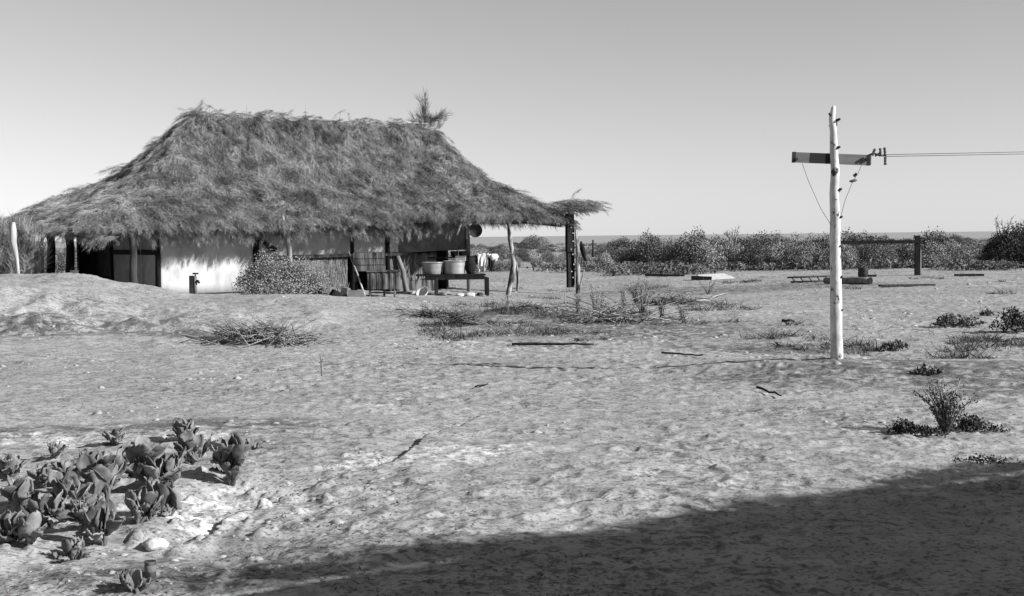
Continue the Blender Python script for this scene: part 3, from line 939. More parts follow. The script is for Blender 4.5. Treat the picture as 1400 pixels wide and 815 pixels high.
def standpipe():
    Y = 31.2
    p = at(265, 411, Y); x, y = p.x, Y
    z0 = h1(x, y); zt = at(265, 377, Y).z
    t = thing('standpipe', 'short tap post standing in the sand before the white wall', 'standpipe', (x, y, z0))
    h = zt - z0
    mb = MB(); mb.box((-0.045, 0.0, h / 2 - 0.1), (0.10, 0.12, h + 0.2), None, 0.006); part('post', mb, M['timber_dark'], t)
    mb = MB(); mb.tube([(0.06, -0.02, -0.15), (0.06, -0.02, h * 0.97)], 0.045, 10); part('pipe', mb, M['armboard'], t)
    mb = MB(); mb.tube([(0.06, -0.02, h * 0.75), (0.13, -0.05, h * 0.75), (0.17, -0.06, h * 0.66)], [0.035, 0.04, 0.03], 8)
    part('tap', mb, M['iron'], t)
    mb = MB(); mb.tube([(0.06, -0.02, h * 0.95), (0.06, -0.02, h * 1.1)], 0.02, 8); part('spindle', mb, M['iron'], t)
    mb = MB(); mb.tube([(-0.01, -0.02, h * 1.1), (0.14, -0.02, h * 1.1)], 0.022, 8); part('tap_handle', mb, M['iron'], t)


standpipe()


# ------- bush generator
def leaf_cloud(rng, n, w, d, h, lobes, leaf, up=0.3, tris=True, zmin=0.02, hollow=0.55):
    """many small leaf faces through an uneven crown made of several lobes"""
    C = np.stack([rng.uniform(-0.5, 0.5, lobes) * w * 0.72, rng.uniform(-0.5, 0.5, lobes) * d * 0.72, rng.uniform(0.2, 0.62, lobes) * h], -1)
    Rr = rng.uniform(0.20, 0.36, lobes)
    k = rng.integers(0, lobes, n)
    dirs = rng.normal(0, 1, (n, 3)); dirs /= np.linalg.norm(dirs, axis=1, keepdims=True)
    rad = rng.uniform(hollow, 1.08, n)[:, None] * (1 + np.clip(0.12 * rng.normal(0, 1, (n, 1)), -0.2, 0.25) * (rng.random((n, 1)) < 0.3))
    # clump the leaves on twigs
    P = C[k] + dirs * rad * Rr[k][:, None] * np.array([w * 0.9, d * 0.9, h * 1.1])
    P[:, 2] = np.where(P[:, 2] < zmin, zmin + rng.uniform(0, 0.12 * h, n), P[:, 2])
    rr_ = (P[:, 0] / (0.62 * w)) ** 2 + (P[:, 1] / (0.62 * d)) ** 2
    P[:, 2] *= np.clip(1.05 - 0.62 * rr_, 0.25, 1.1) * (1 + 0.30 * vnoise(P[:, 0] / (0.16 * w) + 31.0, P[:, 1] / (0.2 * d) + 7.0, 640))
    P[:, 2] *= h / np.quantile(P[:, 2], 0.985)
    a = rng.normal(0, 1, (n, 3)) + dirs * 0.4 + np.array([0, 0, up]); a /= np.linalg.norm(a, axis=1, keepdims=True)
    b_ = np.cross(a, rng.normal(0, 1, (n, 3))); b_ /= np.linalg.norm(b_, axis=1, keepdims=True)
    l = leaf * rng.uniform(0.6, 1.4, n)[:, None]
    V = np.stack([P, P + a * l * 0.5 + b_ * l * 0.32, P + a * l, P + a * l * 0.5 - b_ * l * 0.32], 1).reshape(-1, 3)
    F = np.arange(4 * n).reshape(-1, 4)
    return V, F


def stems(rng, n, w, d, h, r=0.012, out=0.35):
    mb = MB()
    for k in range(n):
        a = rng.uniform(0, 2 * PI); q = rng.uniform(0.2, out)
        p1 = Vector((math.cos(a) * w * q * 0.5, math.sin(a) * d * q * 0.5, h * 0.45)); p2 = Vector((math.cos(a) * w * q, math.sin(a) * d * q, h * rng.uniform(0.75, 0.98)))
        mb.tube([(random.uniform(-.04, .04), random.uniform(-.04, .04), -0.06), p1, p2], [r, r * 0.7, r * 0.3], 5)
    return mb


def bush(name, label, loc, w, d, h, n, leaf, material, seed, lobes=9, cat='bush', group=None, nst=10, hollow=0.5, rstem=0.012):
    rng = np.random.default_rng(seed)
    t = thing(name, label, cat, loc, 0, group)
    V, F = leaf_cloud(rng, n, w, d, h, lobes, leaf, hollow=hollow)
    link('foliage', np_mesh('foliage', V, F, material), t)
    part('stems', stems(rng, nst, w, d, h, rstem), M['twig'], t)
    return t


p = at(388, 405, 30.3)
bush('saltbush', 'pale rounded saltbush growing in front of the verandah post', (p.x, 30.3, h1(p.x, 30.3) - 0.03), 2.2, 1.2, 1.0, 15000, 0.04, M['scrub_light'], 23, 8, hollow=0.4)
p = at(315, 0, 33.0)
bush('low_plant', 'small dark plant at the foot of the white wall', (at(345, 405, 31.6).x, 31.9, h1(at(345, 405, 31.9).x, 31.9)), 0.8, 0.5, 0.32, 900, 0.05, M['scrub'], 22, 6, cat='plant')


# ------- table with tubs
def table():
    Y = 36.3
    L = at(570, 380, Y + 0.2).x; R_ = at(663, 380, Y).x
    x0, x1 = L, R_; cx = (x0 + x1) / 2; rz = math.radians(6)
    gz = at(620, 402, Y).z
    zt = at(625, 374.5, Y).z
    t = thing('wash_table', 'rough wooden wash bench, shade put into its dark colour, carrying the metal tubs', 'table', (cx, Y, gz), rz)
    w = (x1 - x0); h = zt - gz
    mb = MB()
    for k, y in enumerate((-0.27, -0.09, 0.09, 0.27)):
        mb.box((0, y, h - 0.03), (w, 0.17, 0.045), None, 0.004)
    part('tabletop', mb, M['tar_and_shade'], t)  # shade on the top and apron put into their near-black colour
    mb = MB(); mb.box((0.12, -0.33, h - 0.11), (w - 0.3, 0.035, 0.11)); mb.box((0.12, 0.33, h - 0.11), (w - 0.3, 0.035, 0.11)); part('apron', mb, M['tar_and_shade'], t)
    xs = [(at(591, 0, Y).x - cx), (at(661, 0, Y).x - cx)]
    for x in xs:
        for y in (-0.31, 0.31):
            mb = MB(); mb.box((x, y, h / 2 - 0.08), (0.085, 0.05 if y > 0 else 0.075, h - 0.05), None, 0.004); part('leg', mb, M['timber_dark'] if (x < 0 and y < 0) else M['tar_and_shade'], t)
    # tubs: things of their own
    def tub(px, w, h_, label, y, seed, taper=0.86):
        xx = at(px, 370, Y + y).x
        o = thing('washtub', label, 'tub', (xx, Y + y + (xx - cx) * math.tan(rz), gz + h - 0.005), 0, 'washtubs on the bench')
        r = w / 2
        mb = MB()
        prof = [(0, 0.012), (r * taper - 0.01, 0.012), (r * taper, 0.0), (r * taper + 0.004, 0.02)]
        for q in range(1, 7):
            f = q / 7; prof.append((r * (taper + (1 - taper) * f) + (0.005 if q in (2, 5) else 0), h_ * f))
        prof += [(r, h_), (r + 0.014, h_ + 0.004), (r + 0.014, h_ + 0.018), (r - 0.006, h_ + 0.016), (r - 0.010, h_ - 0.02), (r * taper - 0.008, 0.02), (0, 0.02)]
        mb.lathe(prof, seg=36); part('body', mb, M['galv'], o)
        for sgn in (-1, 1):
            mb = MB(); mb.tube([(sgn * (r - 0.01), -0.07, h_ * 0.82), (sgn * (r + 0.035), -0.06, h_ * 0.74), (sgn * (r + 0.035), 0.06, h_ * 0.74), (sgn * (r - 0.01), 0.07, h_ * 0.82)], 0.010, 6); part('handle', mb, M['iron'], o)
    tub(592.5, 0.68, 0.35, 'left of the two round metal tubs on the wash bench', 0.02, 1, 0.80)
    tub(621.5, 0.66, 0.385, 'right of the two round metal tubs on the wash bench, more brightly lit', -0.02, 2, 0.93)
    # pale box behind the right tub, on a stand against the wall
    bx = at(630, 352, Y + 0.55)
    o = thing('wooden_box', 'pale small box perched behind the right metal tub', 'box', (bx.x, Y + 0.5, gz + h))
    mb = MB(); hb = at(630, 351, Y + 0.5).z - (gz + h); mb.box((0, 0, hb / 2), (0.30, 0.2, hb), None, 0.004); part('body', mb, M['panel_grey'], o)
    mb = MB(); mb.box((0, 0, hb + 0.012), (0.33, 0.23, 0.02), None, 0.003); part('lid', mb, M['timber'], o)
    # dark sack
    sx = at(643, 363, Y); mb = MB(); mb.blob((0, 0, 0.235), 0.2, 5, 0.10, 10, (0.88, 0.75, 1.22)); mb.blob((0.02, 0.0, 0.44), 0.09, 6, 0.25, 8, (1.2, 1, 0.7))
    o = link('sack', mb.mesh('sack', M['cloth_dark']), None, (sx.x, Y - 0.02, gz + h - 0.005)); tag(o, 'black bulging sack sitting at the right end of the wash bench', 'sack')
    # pots on the wall shelf
    return gz, h


tz, th_ = table()


def cloth(name, label, px0, px1, py0, py1, Y, material, seed, folds=3, back=0.5, ragged=0.1, cat='garment', group=None, narrow=1.0):
    """cloth folded over the clothes line: front and back flaps with soft folds"""
    a = at(px0, py0, Y); b_ = at(px1, py0, Y); zb = at(px0, py1, Y).z
    w = b_.x - a.x; h = a.z - zb
    nx, nz = 26, 18; Vt = []; F = []
    rd = random.Random(seed); ph = rd.uniform(0, 6)
    zline = a.z
    for flap in (0, 1):
        hh = h if flap == 0 else h * back
        for j in range(nz + 1):
            v = j / nz
            for i in range(nx + 1):
                u = i / nx
                yy = (-1 if flap == 0 else 1) * (0.02 + 0.05 * v + 0.035 * v * math.sin(u * folds * 2 * PI + ph)) + 0.012 * math.sin(u * 17 + v * 5 + ph)
                cut = 1 + ragged * math.sin(u * 9 + ph) + ragged * 0.6 * math.sin(u * 21 + ph * 2)
                xx = w * (0.5 + (u - 0.5) * (1 - (1 - narrow) * v))
                Vt.append((xx + 0.02 * v * math.sin(u * 11 + ph), yy, -hh * v * cut + 0.012 * math.sin(u * 6.28 * 2 + ph) * (1 - v)))
    k = nx + 1; off = k * (nz + 1)
    for j in range(nz):
        for i in range(nx):
            q = j * k + i; F.append((q, q + 1, q + k + 1, q + k)); q += off; F.append((q, q + k, q + k + 1, q + 1))
    for i in range(nx): F.append((i, i + off, i + 1 + off, i + 1))
    me = np_mesh(name, Vt, F, material, True)
    o = link(name, me, None, (a.x, Y, zline)); tag(o, label, cat, group)
    m = o.modifiers.new('thick', 'SOLIDIFY'); m.thickness = 0.006
    return o


YC = 37.2
cloth('hanging_shirt', 'white shirt hung over the clothes line past the wash bench', 652, 668, 347, 369, YC, M['cloth_white'], 3, 3, 0.6, 0.16, narrow=0.7)
cloth('hanging_coat', 'black garment hung at the right of the white shirt', 667, 676, 351, 370, YC - 0.02, M['cloth_dark'], 5, 2, 0.7, 0.14, narrow=0.6)
cloth('hanging_rag', 'dark rag hung between the black sack and the white shirt', 647, 653, 349, 362, YC + 0.02, M['cloth_dark'], 8, 1, 0.7, 0.1)
mb = MB(); q = at(675, 352, YC); mb.blob((0, 0, 0), 0.11, 9, 0.3, 10, (1.1, 0.9, 1.05)); mb.blob((-0.12, 0.0, 0.05), 0.07, 2, 0.3, 8, (1.2, 0.9, 0.8))
o = link('cloth_bundle', mb.mesh('cloth_bundle', M['cloth_white']), None, q); tag(o, 'white bunched cloth at the outer end of the clothes line', 'cloth')
o = None
t = thing('clothes_line', 'thin line strung from the hut corner to the crooked post, with the washing over it', 'clothes line', tuple(at(640, 347, YC)))
a = at(640, 346, YC); e = at(702, 346, 37.6); mb = MB(); mb.tube([(0, 0, 0), (0.8, 0.05, -0.035), (e.x - a.x, e.y - a.y, e.z - a.z)], 0.007, 5); part('cord', mb, M['wire'], t)
mb = MB(); mb.tube([(e.x - a.x - 0.02, e.y - a.y, e.z - a.z - 0.03), (e.x - a.x + 0.02, e.y - a.y, e.z - a.z + 0.03)], 0.02, 6); part('knot', mb, M['timber'], t)

# dark pots on top of the lower wall near the right corner
for i, (px, lab) in enumerate(((622, 'blackened pot on the wall ledge, left of the pair behind the tubs'), (633, 'blackened pot on the wall ledge, right of the pair, against the hut corner'))):
    s = s_of(px, -0.18); z0 = zat(s, -0.18, 351)
    o = thing('black_pot', lab, 'pot', tuple(w3(s, -0.18, z0)), 0, 'pots on the wall ledge')
    mb = MB(); mb.lathe([(0, 0), (0.09, 0), (0.12, 0.05), (0.125, 0.13), (0.11, 0.17), (0.12, 0.18), (0.1, 0.17), (0.09, 0.03), (0, 0.02)], seg=20); part('body', mb, M['iron'], o)
    mb = MB(); mb.tube([(-0.12, 0, 0.16), (-0.08, 0, 0.24), (0.08, 0, 0.24), (0.12, 0, 0.16)], 0.008, 5); part('handle', mb, M['iron'], o)
s = s_of(620, -0.2)
mb = MB(); mb.box((s_of(622, -0.2), -0.2, zat(s, -0.2, 352)), (1.9, 0.26, 0.04)); part('shelf', mb, M['tar_and_shade'], hut)

# round pan and pale rags hanging under the eave
s = s_of(651, -1.75); pz = zat(s, -1.75, 315)
o = thing('hanging_pan', 'round dark pan hanging under the eave right of the pale stick', 'pan', tuple(w3(s, -1.75, pz)))
mb = MB(); mb.lathe([(0, 0), (0.17, 0.0), (0.21, 0.06), (0.22, 0.062), (0.175, -0.01), (0, -0.012)], seg=26, rot=Matrix.Rotation(PI / 2, 3, 'X')); part('body', mb, M['iron'], o)
mb = MB(); mb.tube([(0, 0, 0.2), (0, 0, 0.42)], 0.015, 6); part('handle', mb, M['iron'], o)
s = s_of(639, -1.3)
mb = MB(); mb.tube([(s, -1.3, zat(s, -1.3, 327)), (s + 0.02, -1.3, zat(s, -1.3, 315)), (s - 0.02, -1.3, zat(s, -1.3, 296))], [0.025, 0.04, 0.035], 7, 0.15)
part('eave_stick', mb, M['pale_wood'], hut)
s = s_of(631, -1.5); o = None
pA = w3(s, -1.5, zat(s, -1.5, 297))
mb = MB(); mb.tube([(0.03, 0, 0), (0.0, 0, -0.22), (-0.12, 0, -0.55)], [0.05, 0.035, 0.02], 7, 0.3)
o = link('hanging_rag', mb.mesh('hanging_rag', M['cloth_white']), None, pA); tag(o, 'pale twisted rag dangling from the eave above the tubs', 'rag')


# ------- things along the lower wall
def trough():
    Y = 34.6
    x0, x1 = at(503, 380, Y).x, at(546, 380, Y).x; zt, zb, zg_ = at(520, 371, Y).z, at(520, 395, Y).z, at(520, 405, Y).z
    zg_ = min(zg_, h1((x0 + x1) / 2, Y))
    w = x1 - x0
    t = thing('metal_tank', 'ribbed rusty metal tank on thin legs before the hut wall', 'tank', ((x0 + x1) / 2, Y, zg_), math.radians(4))
    mb = MB(); z0, z1 = zb - zg_, zt - zg_
    n = 40; Vt = []
    for side, y in ((0, -0.28), (1, 0.28)):
        pass
    # ribbed outer skin all round
    loop = []
    for i in range(n + 1):
        u = i / n; loop.append((-w / 2 + w * u, -0.28 - (0.018 if (i // 4) % 2 else 0.0)))
    loop += [(w / 2, 0.28), (-w / 2, 0.28)]
    b0 = len(mb.v)
    for z in (z0, z1):
        for x, y in loop: mb.v.append(Vector((x, y, z)))
    m = len(loop)
    for i in range(m):
        j = (i + 1) % m; mb.f.append((b0 + i, b0 + j, b0 + m + j, b0 + m + i)); mb.s.append(False)
    mb.f.append(tuple(b0 + i for i in range(m))[::-1]); mb.s.append(False)
    part('body', mb, M['rust'], t)
    mb = MB(); mb.box((0, -0.3, z1 + 0.012), (w + 0.05, 0.05, 0.035)); mb.box((0, 0.28, z1 + 0.012), (w + 0.05, 0.05, 0.035))
    mb.box((-w / 2, -0.01, z1 + 0.012), (0.045, 0.53, 0.033)); mb.box((w / 2, -0.01, z1 + 0.012), (0.045, 0.53, 0.033)); part('rim', mb, M['rust'], t)
    for x in (-w / 2 + 0.06, w / 2 - 0.14):
        for y in (-0.26, 0.24):
            mb = MB(); mb.tube([(x, y, -0.1), (x, y, z0 - 0.002)], 0.022, 6); part('leg', mb, M['rust'], t)
    # slatted case behind
    Y2 = 35.3
    x0, x1 = at(484, 360, Y2).x, at(527, 360, Y2).x; zt, zb = at(505, 345, Y2).z, at(505, 371, Y2).z
    g = h1((x0 + x1) / 2, Y2)
    t = thing('board_case', 'weathered slatted wooden case standing above the tank against the hut wall', 'case', ((x0 + x1) / 2, Y2, g), math.radians(5))
    w = x1 - x0; mb = MB()
    for k in range(3):
        hh = (zt - zb) / 3; mb.box((0, -0.2, zb - g + hh * (k + 0.5)), (w, 0.03, hh - 0.02), None, 0.004)
    part('front_board', mb, M['brushwall'], t)
    mb = MB(); mb.box((0, 0.0, (zt + zb) / 2 - g), (w - 0.04, 0.36, zt - zb)); part('body', mb, M['timber_dark'], t)
    for x in (-w / 2 + 0.05, w / 2 - 0.05):
        for y in (-0.13, 0.13):
            mb = MB(); mb.box((x, y, (zb - g) / 2 - 0.03), (0.06, 0.06, zb - g + 0.05)); part('leg', mb, M['tar_and_shade'], t)


trough()

a = at(477, 346, 35.6); b_ = at(499, 405, 33.9)
mb = MB(); mb.tube([(0, 0, 0), ((a.x - b_.x) * 0.5 + 0.02, (a.y - b_.y) * 0.5, (a.z - b_.z) * 0.5), (a.x - b_.x, a.y - b_.y, a.z - b_.z)], [0.026, 0.024, 0.02], 7)
o = link('leaning_stick', mb.mesh('leaning_stick', M['pale_wood']), None, b_); tag(o, 'long pale stick leaning on the hut wall left of the rusty tank', 'stick')


def clutter():
    # wedge and pale blocks left of the stick
    def blk(name, lab, cat, px, py, Y, size, m, rz=0.0, tilt=0.0, group=None, jit=0.01):
        p = at(px, py, Y); g = h1(p.x, Y)
        mb = MB(); mb.box((0, 0, size[2] / 2 - 0.02), size, Matrix.Rotation(rz, 3, 'Z') @ Matrix.Rotation(tilt, 3, 'Y'), jit, 0.95)
        o = link(name, mb.mesh(name, m), None, (p.x, Y, max(g, p.z - 0.1))); return tag(o, lab, cat, group)
    blk('timber_block', 'dark wedge of timber on the sand left of the leaning stick', 'block', 460, 403, 33.8, (0.30, 0.25, 0.17), M['tar_and_shade'], 0.5, 0.5)
    blk('stone_block', 'pale flat block lying at the foot of the leaning stick', 'block', 487, 404, 34.0, (0.44, 0.3, 0.2), M['canvas_grey'], 0.1)
    blk('stone_block', 'pale squared block beside the dark wedge of timber', 'block', 472, 402, 34.3, (0.2, 0.2, 0.26), M['canvas_grey'], -0.3, 0.2)
    blk('wood_block', 'grey upright block under the brush wall, right of the saltbush', 'block', 452, 402, 34.2, (0.2, 0.2, 0.26), M['timber'], 0.2)
    # pale enamel basin tipped on the ground
    p = at(579, 398, 35.8)
    o = thing('tipped_basin', 'pale enamel basin tipped on the sand left of the bench leg', 'basin', (p.x, 35.8, h1(p.x, 35.8) + 0.04))
    mb = MB(); mb.lathe([(0, 0), (0.12, 0.0), (0.19, 0.10), (0.20, 0.10), (0.125, -0.01), (0, -0.01)], seg=24, rot=Matrix.Rotation(-0.5, 3, 'Y') @ Matrix.Rotation(0.7, 3, 'X')); part('body', mb, M['cloth_white'], o)
    rd = random.Random(4)
    for px, py, r, lab in ((629, 399, 0.09, 'white stone lying under the wash bench'), (643, 401, 0.11, 'grey stone lying just right of the white one under the bench'),
                           (606, 402, 0.10, 'low grey stone at the foot of the left bench leg'), (655, 399, 0.08, 'dark small stone beside the right bench leg'), (567, 400, 0.09, 'flat pale stone lying left of the tipped basin')):
        p = at(px, py, 35.9); mb = MB(); mb.blob((0, 0, r * 0.4), r, rd.randint(0, 99), 0.25, 8, (1.3, 1, 0.75))
        m = M['iron'] if 'dark' in lab else (M['stone'] if 'white' in lab or 'pale' in lab else M['canvas_grey'])
        o = link('stone', mb.mesh('stone', m), None, (p.x, 35.9 if px != 655 else 36.5, h1(p.x, 35.9))); tag(o, lab, 'stone', 'stones round the wash bench')
    # small stake by the crooked post
    p = at(707, 376, 40.5); g = h1(p.x, 40.5); mb = MB(); mb.tube([(0, 0, -0.1), (0.03, 0, 0.4), (-0.02, 0, 1.0)], [0.05, 0.05, 0.03], 7, 0.15)
    o = link('stake', mb.mesh('stake', M['bark']), None, (p.x, 40.5, g)); tag(o, 'short dark stake standing just behind the crooked verandah post', 'stake')
    # hanging dark strap at the corner post
    s8, t8 = s_of(795, -2.3), -2.3
    mb = MB(); z0 = zat(s8, t8, 330); z1 = zat(s8, t8, 357)
    mb.tube([(0, 0, 0), (0.06, 0, -(z0 - z1) * 0.4), (0.1, 0, -(z0 - z1) * 0.75), (0.16, 0, -(z0 - z1))], [0.03, 0.09, 0.06, 0.04], 7, 0.3)
    o = link('hanging_harness', mb.mesh('hanging_harness', M['cloth_dark']), None, w3(s8, t8, z0)); tag(o, 'dark straps hanging on the right side of the corner post', 'harness')
    p = at(797, 385, 41.0); mb = MB(); mb.tube([(0, 0, -0.1), (0.05, 0, 0.2), (0.2, 0.05, 0.75)], [0.03, 0.03, 0.02], 6, 0.1)
    o = link('slanting_stake', mb.mesh('slanting_stake', M['timber']), None, (p.x - 0.15, 41.0, h1(p.x, 41.0))); tag(o, 'thin slanting stake right of the corner post', 'stake')
    # thin far stake
    p = gp(811, 352); top = at(811, 328, p.y); mb = MB(); mb.tube([(0, 0, -0.1), (0, 0, top.z - p.z)], [0.09, 0.07], 7)
    o = link('far_stake', mb.mesh('far_stake', M['timber_dark']), None, p); tag(o, 'lone upright stake far off among the scrub right of the hut', 'stake')


clutter()


# ------------------------------------------------------------------ utility pole
def utility_pole():
    g = gp(1143, 491); Y = g.y
    top = at(1138, 147, Y)
    t = thing('utility_pole', 'white painted crooked trunk pole with a cross-arm, standing in the open sand', 'pole', g)

    def L(px, py, y=0.0): 
        q = at(px, py, Y); return Vector((q.x - g.x, y, q.z - g.z))
    m = FPX / Y
    prof = [(1144, 500, 9), (1144, 480, 8.6), (1143.5, 450, 8.2), (1143, 410, 8), (1142.5, 370, 7.4), (1141.5, 330, 7), (1142, 300, 6.6), (1140.5, 265, 6.2), (1141.5, 235, 5.8), (1140, 205, 5.2), (1139.5, 180, 4.6), (1137.5, 162, 4.2), (1139.5, 148, 3.2), (1140.5, 145, 2.0)]
    mb = MB(); mb.tube([L(a, b) for a, b, c in prof], [c / m for a, b, c in prof], 14, 0.08); part('trunk', mb, M['whitepole'], t)
    rd = random.Random(8)
    for k, (px, py, sx) in enumerate(((1141, 237, 0), (1143, 203, 1), (1145, 260, 1), (1142, 274, 0), (1139, 292, 0), (1146, 298, 1), (1140, 312, 0), (1143, 165, 1), (1136, 158, -1), (1144, 338, 1), (1142, 355, 0), (1146, 380, 1), (1141, 400, 0), (1147, 425, 1), (1141, 450, 0))):
        c = L(px, py, -0.045); mb = MB(); mb.tube([c + Vector((0, 0.03, 0)), c + Vector((sx * 0.035, -0.008, 0.015))], [0.019, 0.012], 7, 0.2); part('knot', mb, M['iron'], t)
    # cross arm
    a = L(1085, 214.5, -0.085); b2 = L(1193, 218.5, -0.085)
    an = math.atan2(b2.z - a.z, b2.x - a.x); c = (a + b2) / 2; 
    yb = 0.075
    mb = MB(); mb.box((c.x, yb, c.z), ((b2 - a).length, 0.045, 14 / m), Matrix.Rotation(-an, 3, 'Y'), 0.002); arm = part('cross_arm', mb, M['armboard'], t)
    for px in (1085, 1192):
        mb = MB(); cc_ = L(px, 214.5 + (4 if px > 1100 else 0)); mb.box((cc_.x + (0.02 if px < 1100 else -0.02), yb, cc_.z), (0.035, 0.052, 14.6 / m), Matrix.Rotation(-an, 3, 'Y')); part('end_cap', mb, M['iron'], t)
    mb = MB(); cc_ = L(1133, 216.5); mb.box((cc_.x, yb - 0.027, cc_.z), (0.045, 0.012, 14.4 / m)); part('cleat', mb, M['iron'], t)
    for px in (1090, 1181, 1187):
        mb = MB(); cc_ = L(px, 216); mb.tube([(cc_.x, yb - 0.05, cc_.z - 0.01), (cc_.x, yb - 0.02, cc_.z - 0.01)], 0.018, 8); part('bolt', mb, M['iron'], t)
    # insulators
    for px, y0, y1, tl in ((1197, 203, 212, -4), (1206.5, 202, 213, 1), (1212.5, 201, 213, 1), (1213, 214, 225, 0)):
        p0 = L(px + tl * 0.5, y1, yb); p1 = L(px - tl * 0.5, y0, yb); mb = MB(); d = p1 - p0
        mb.tube([p0, p0 + d * .15, p0 + d * .3, p0 + d * .5, p0 + d * .7, p0 + d * .85, p1], [2.0 / m, 2.2 / m, 1.5 / m, 2.0 / m, 1.5 / m, 2.2 / m, 1.6 / m], 10); part('insulator', mb, M['porcelain'], t)
    mb = MB(); mb.tube([L(1190, 212, yb), L(1197, 209, yb), L(1205, 212, yb), L(1213, 212, yb)], 0.012, 6); mb.tube([L(1199, 213, yb), L(1206, 208, yb)], 0.01, 6); part('insulator_rack', mb, M['iron'], t)
    mb = MB(); mb.tube([L(1098, 223, yb - 0.03), L(1106, 247, 0.03), L(1122, 285, 0.0), L(1137, 310, -0.02)], 0.0032, 5); part('stay_wire', mb, M['wire'], t)
    mb = MB(); mb.tube([L(1180, 224, yb - 0.03), L(1174, 237, 0.03), L(1167, 247, 0.02), L(1155, 275, 0.0), L(1148, 300, -0.02)], 0.0032, 5); part('stay_wire', mb, M['wire'], t)
    mb = MB(); q = L(1170.5, 239, 0.04); mb.box(q, (0.02, 0.02, 0.05), Matrix.Rotation(0.5, 3, 'Y')); mb.box(q, (0.045, 0.02, 0.018)); part('strain_clamp', mb, M['iron'], t)
    mb = MB(); q = L(1167.5, 247, 0.03); mb.tube([q + Vector((-0.045, 0, -0.004)), q + Vector((-0.02, 0, -0.006)), q + Vector((0.02, 0, 0.004)), q + Vector((0.045, 0, 0.006))], [0.008, 0.017, 0.017, 0.008], 8); part('egg_insulator', mb, M['porcelain'], t)
    # dead bits of bark on top
    mb = MB(); mb.tube([L(1143, 172), L(1144, 167), L(1146, 163)], [0.015, 0.01, 0.006], 5); mb.tube([L(1136, 172), L(1132, 172)], [0.006, 0.003], 5); mb.tube([L(1146, 263), L(1151, 259)], [0.012, 0.006], 5); part('branch_stub', mb, M['bark'], t)
    for k, (py0, py1, lab) in enumerate(((211, 206.5, 'upper of the two wires running right from the pole'), (213.5, 209.5, 'lower of the two wires running right from the pole'))):
        a = at(1213, py0, Y); a.y = Y + yb
        pts = []
        e = at(1400, py1, Y); d = e - a; d.y = 0
        for i in range(25):
            f = i / 24 * 16; sag = -0.0012 * (i / 24 * 16 - 1) * (f) 
            pts.append(Vector((d.x * f, 0, d.z * f * 0.7 + 0.0 + (0.004 * f * f * 0.1))))
        mb = MB(); mb.tube(pts, 0.0034, 5); o = link('overhead_wire', mb.mesh('overhead_wire', M['wire']), None, a); tag(o, lab, 'wire', 'wires strung from the pole')


utility_pole()


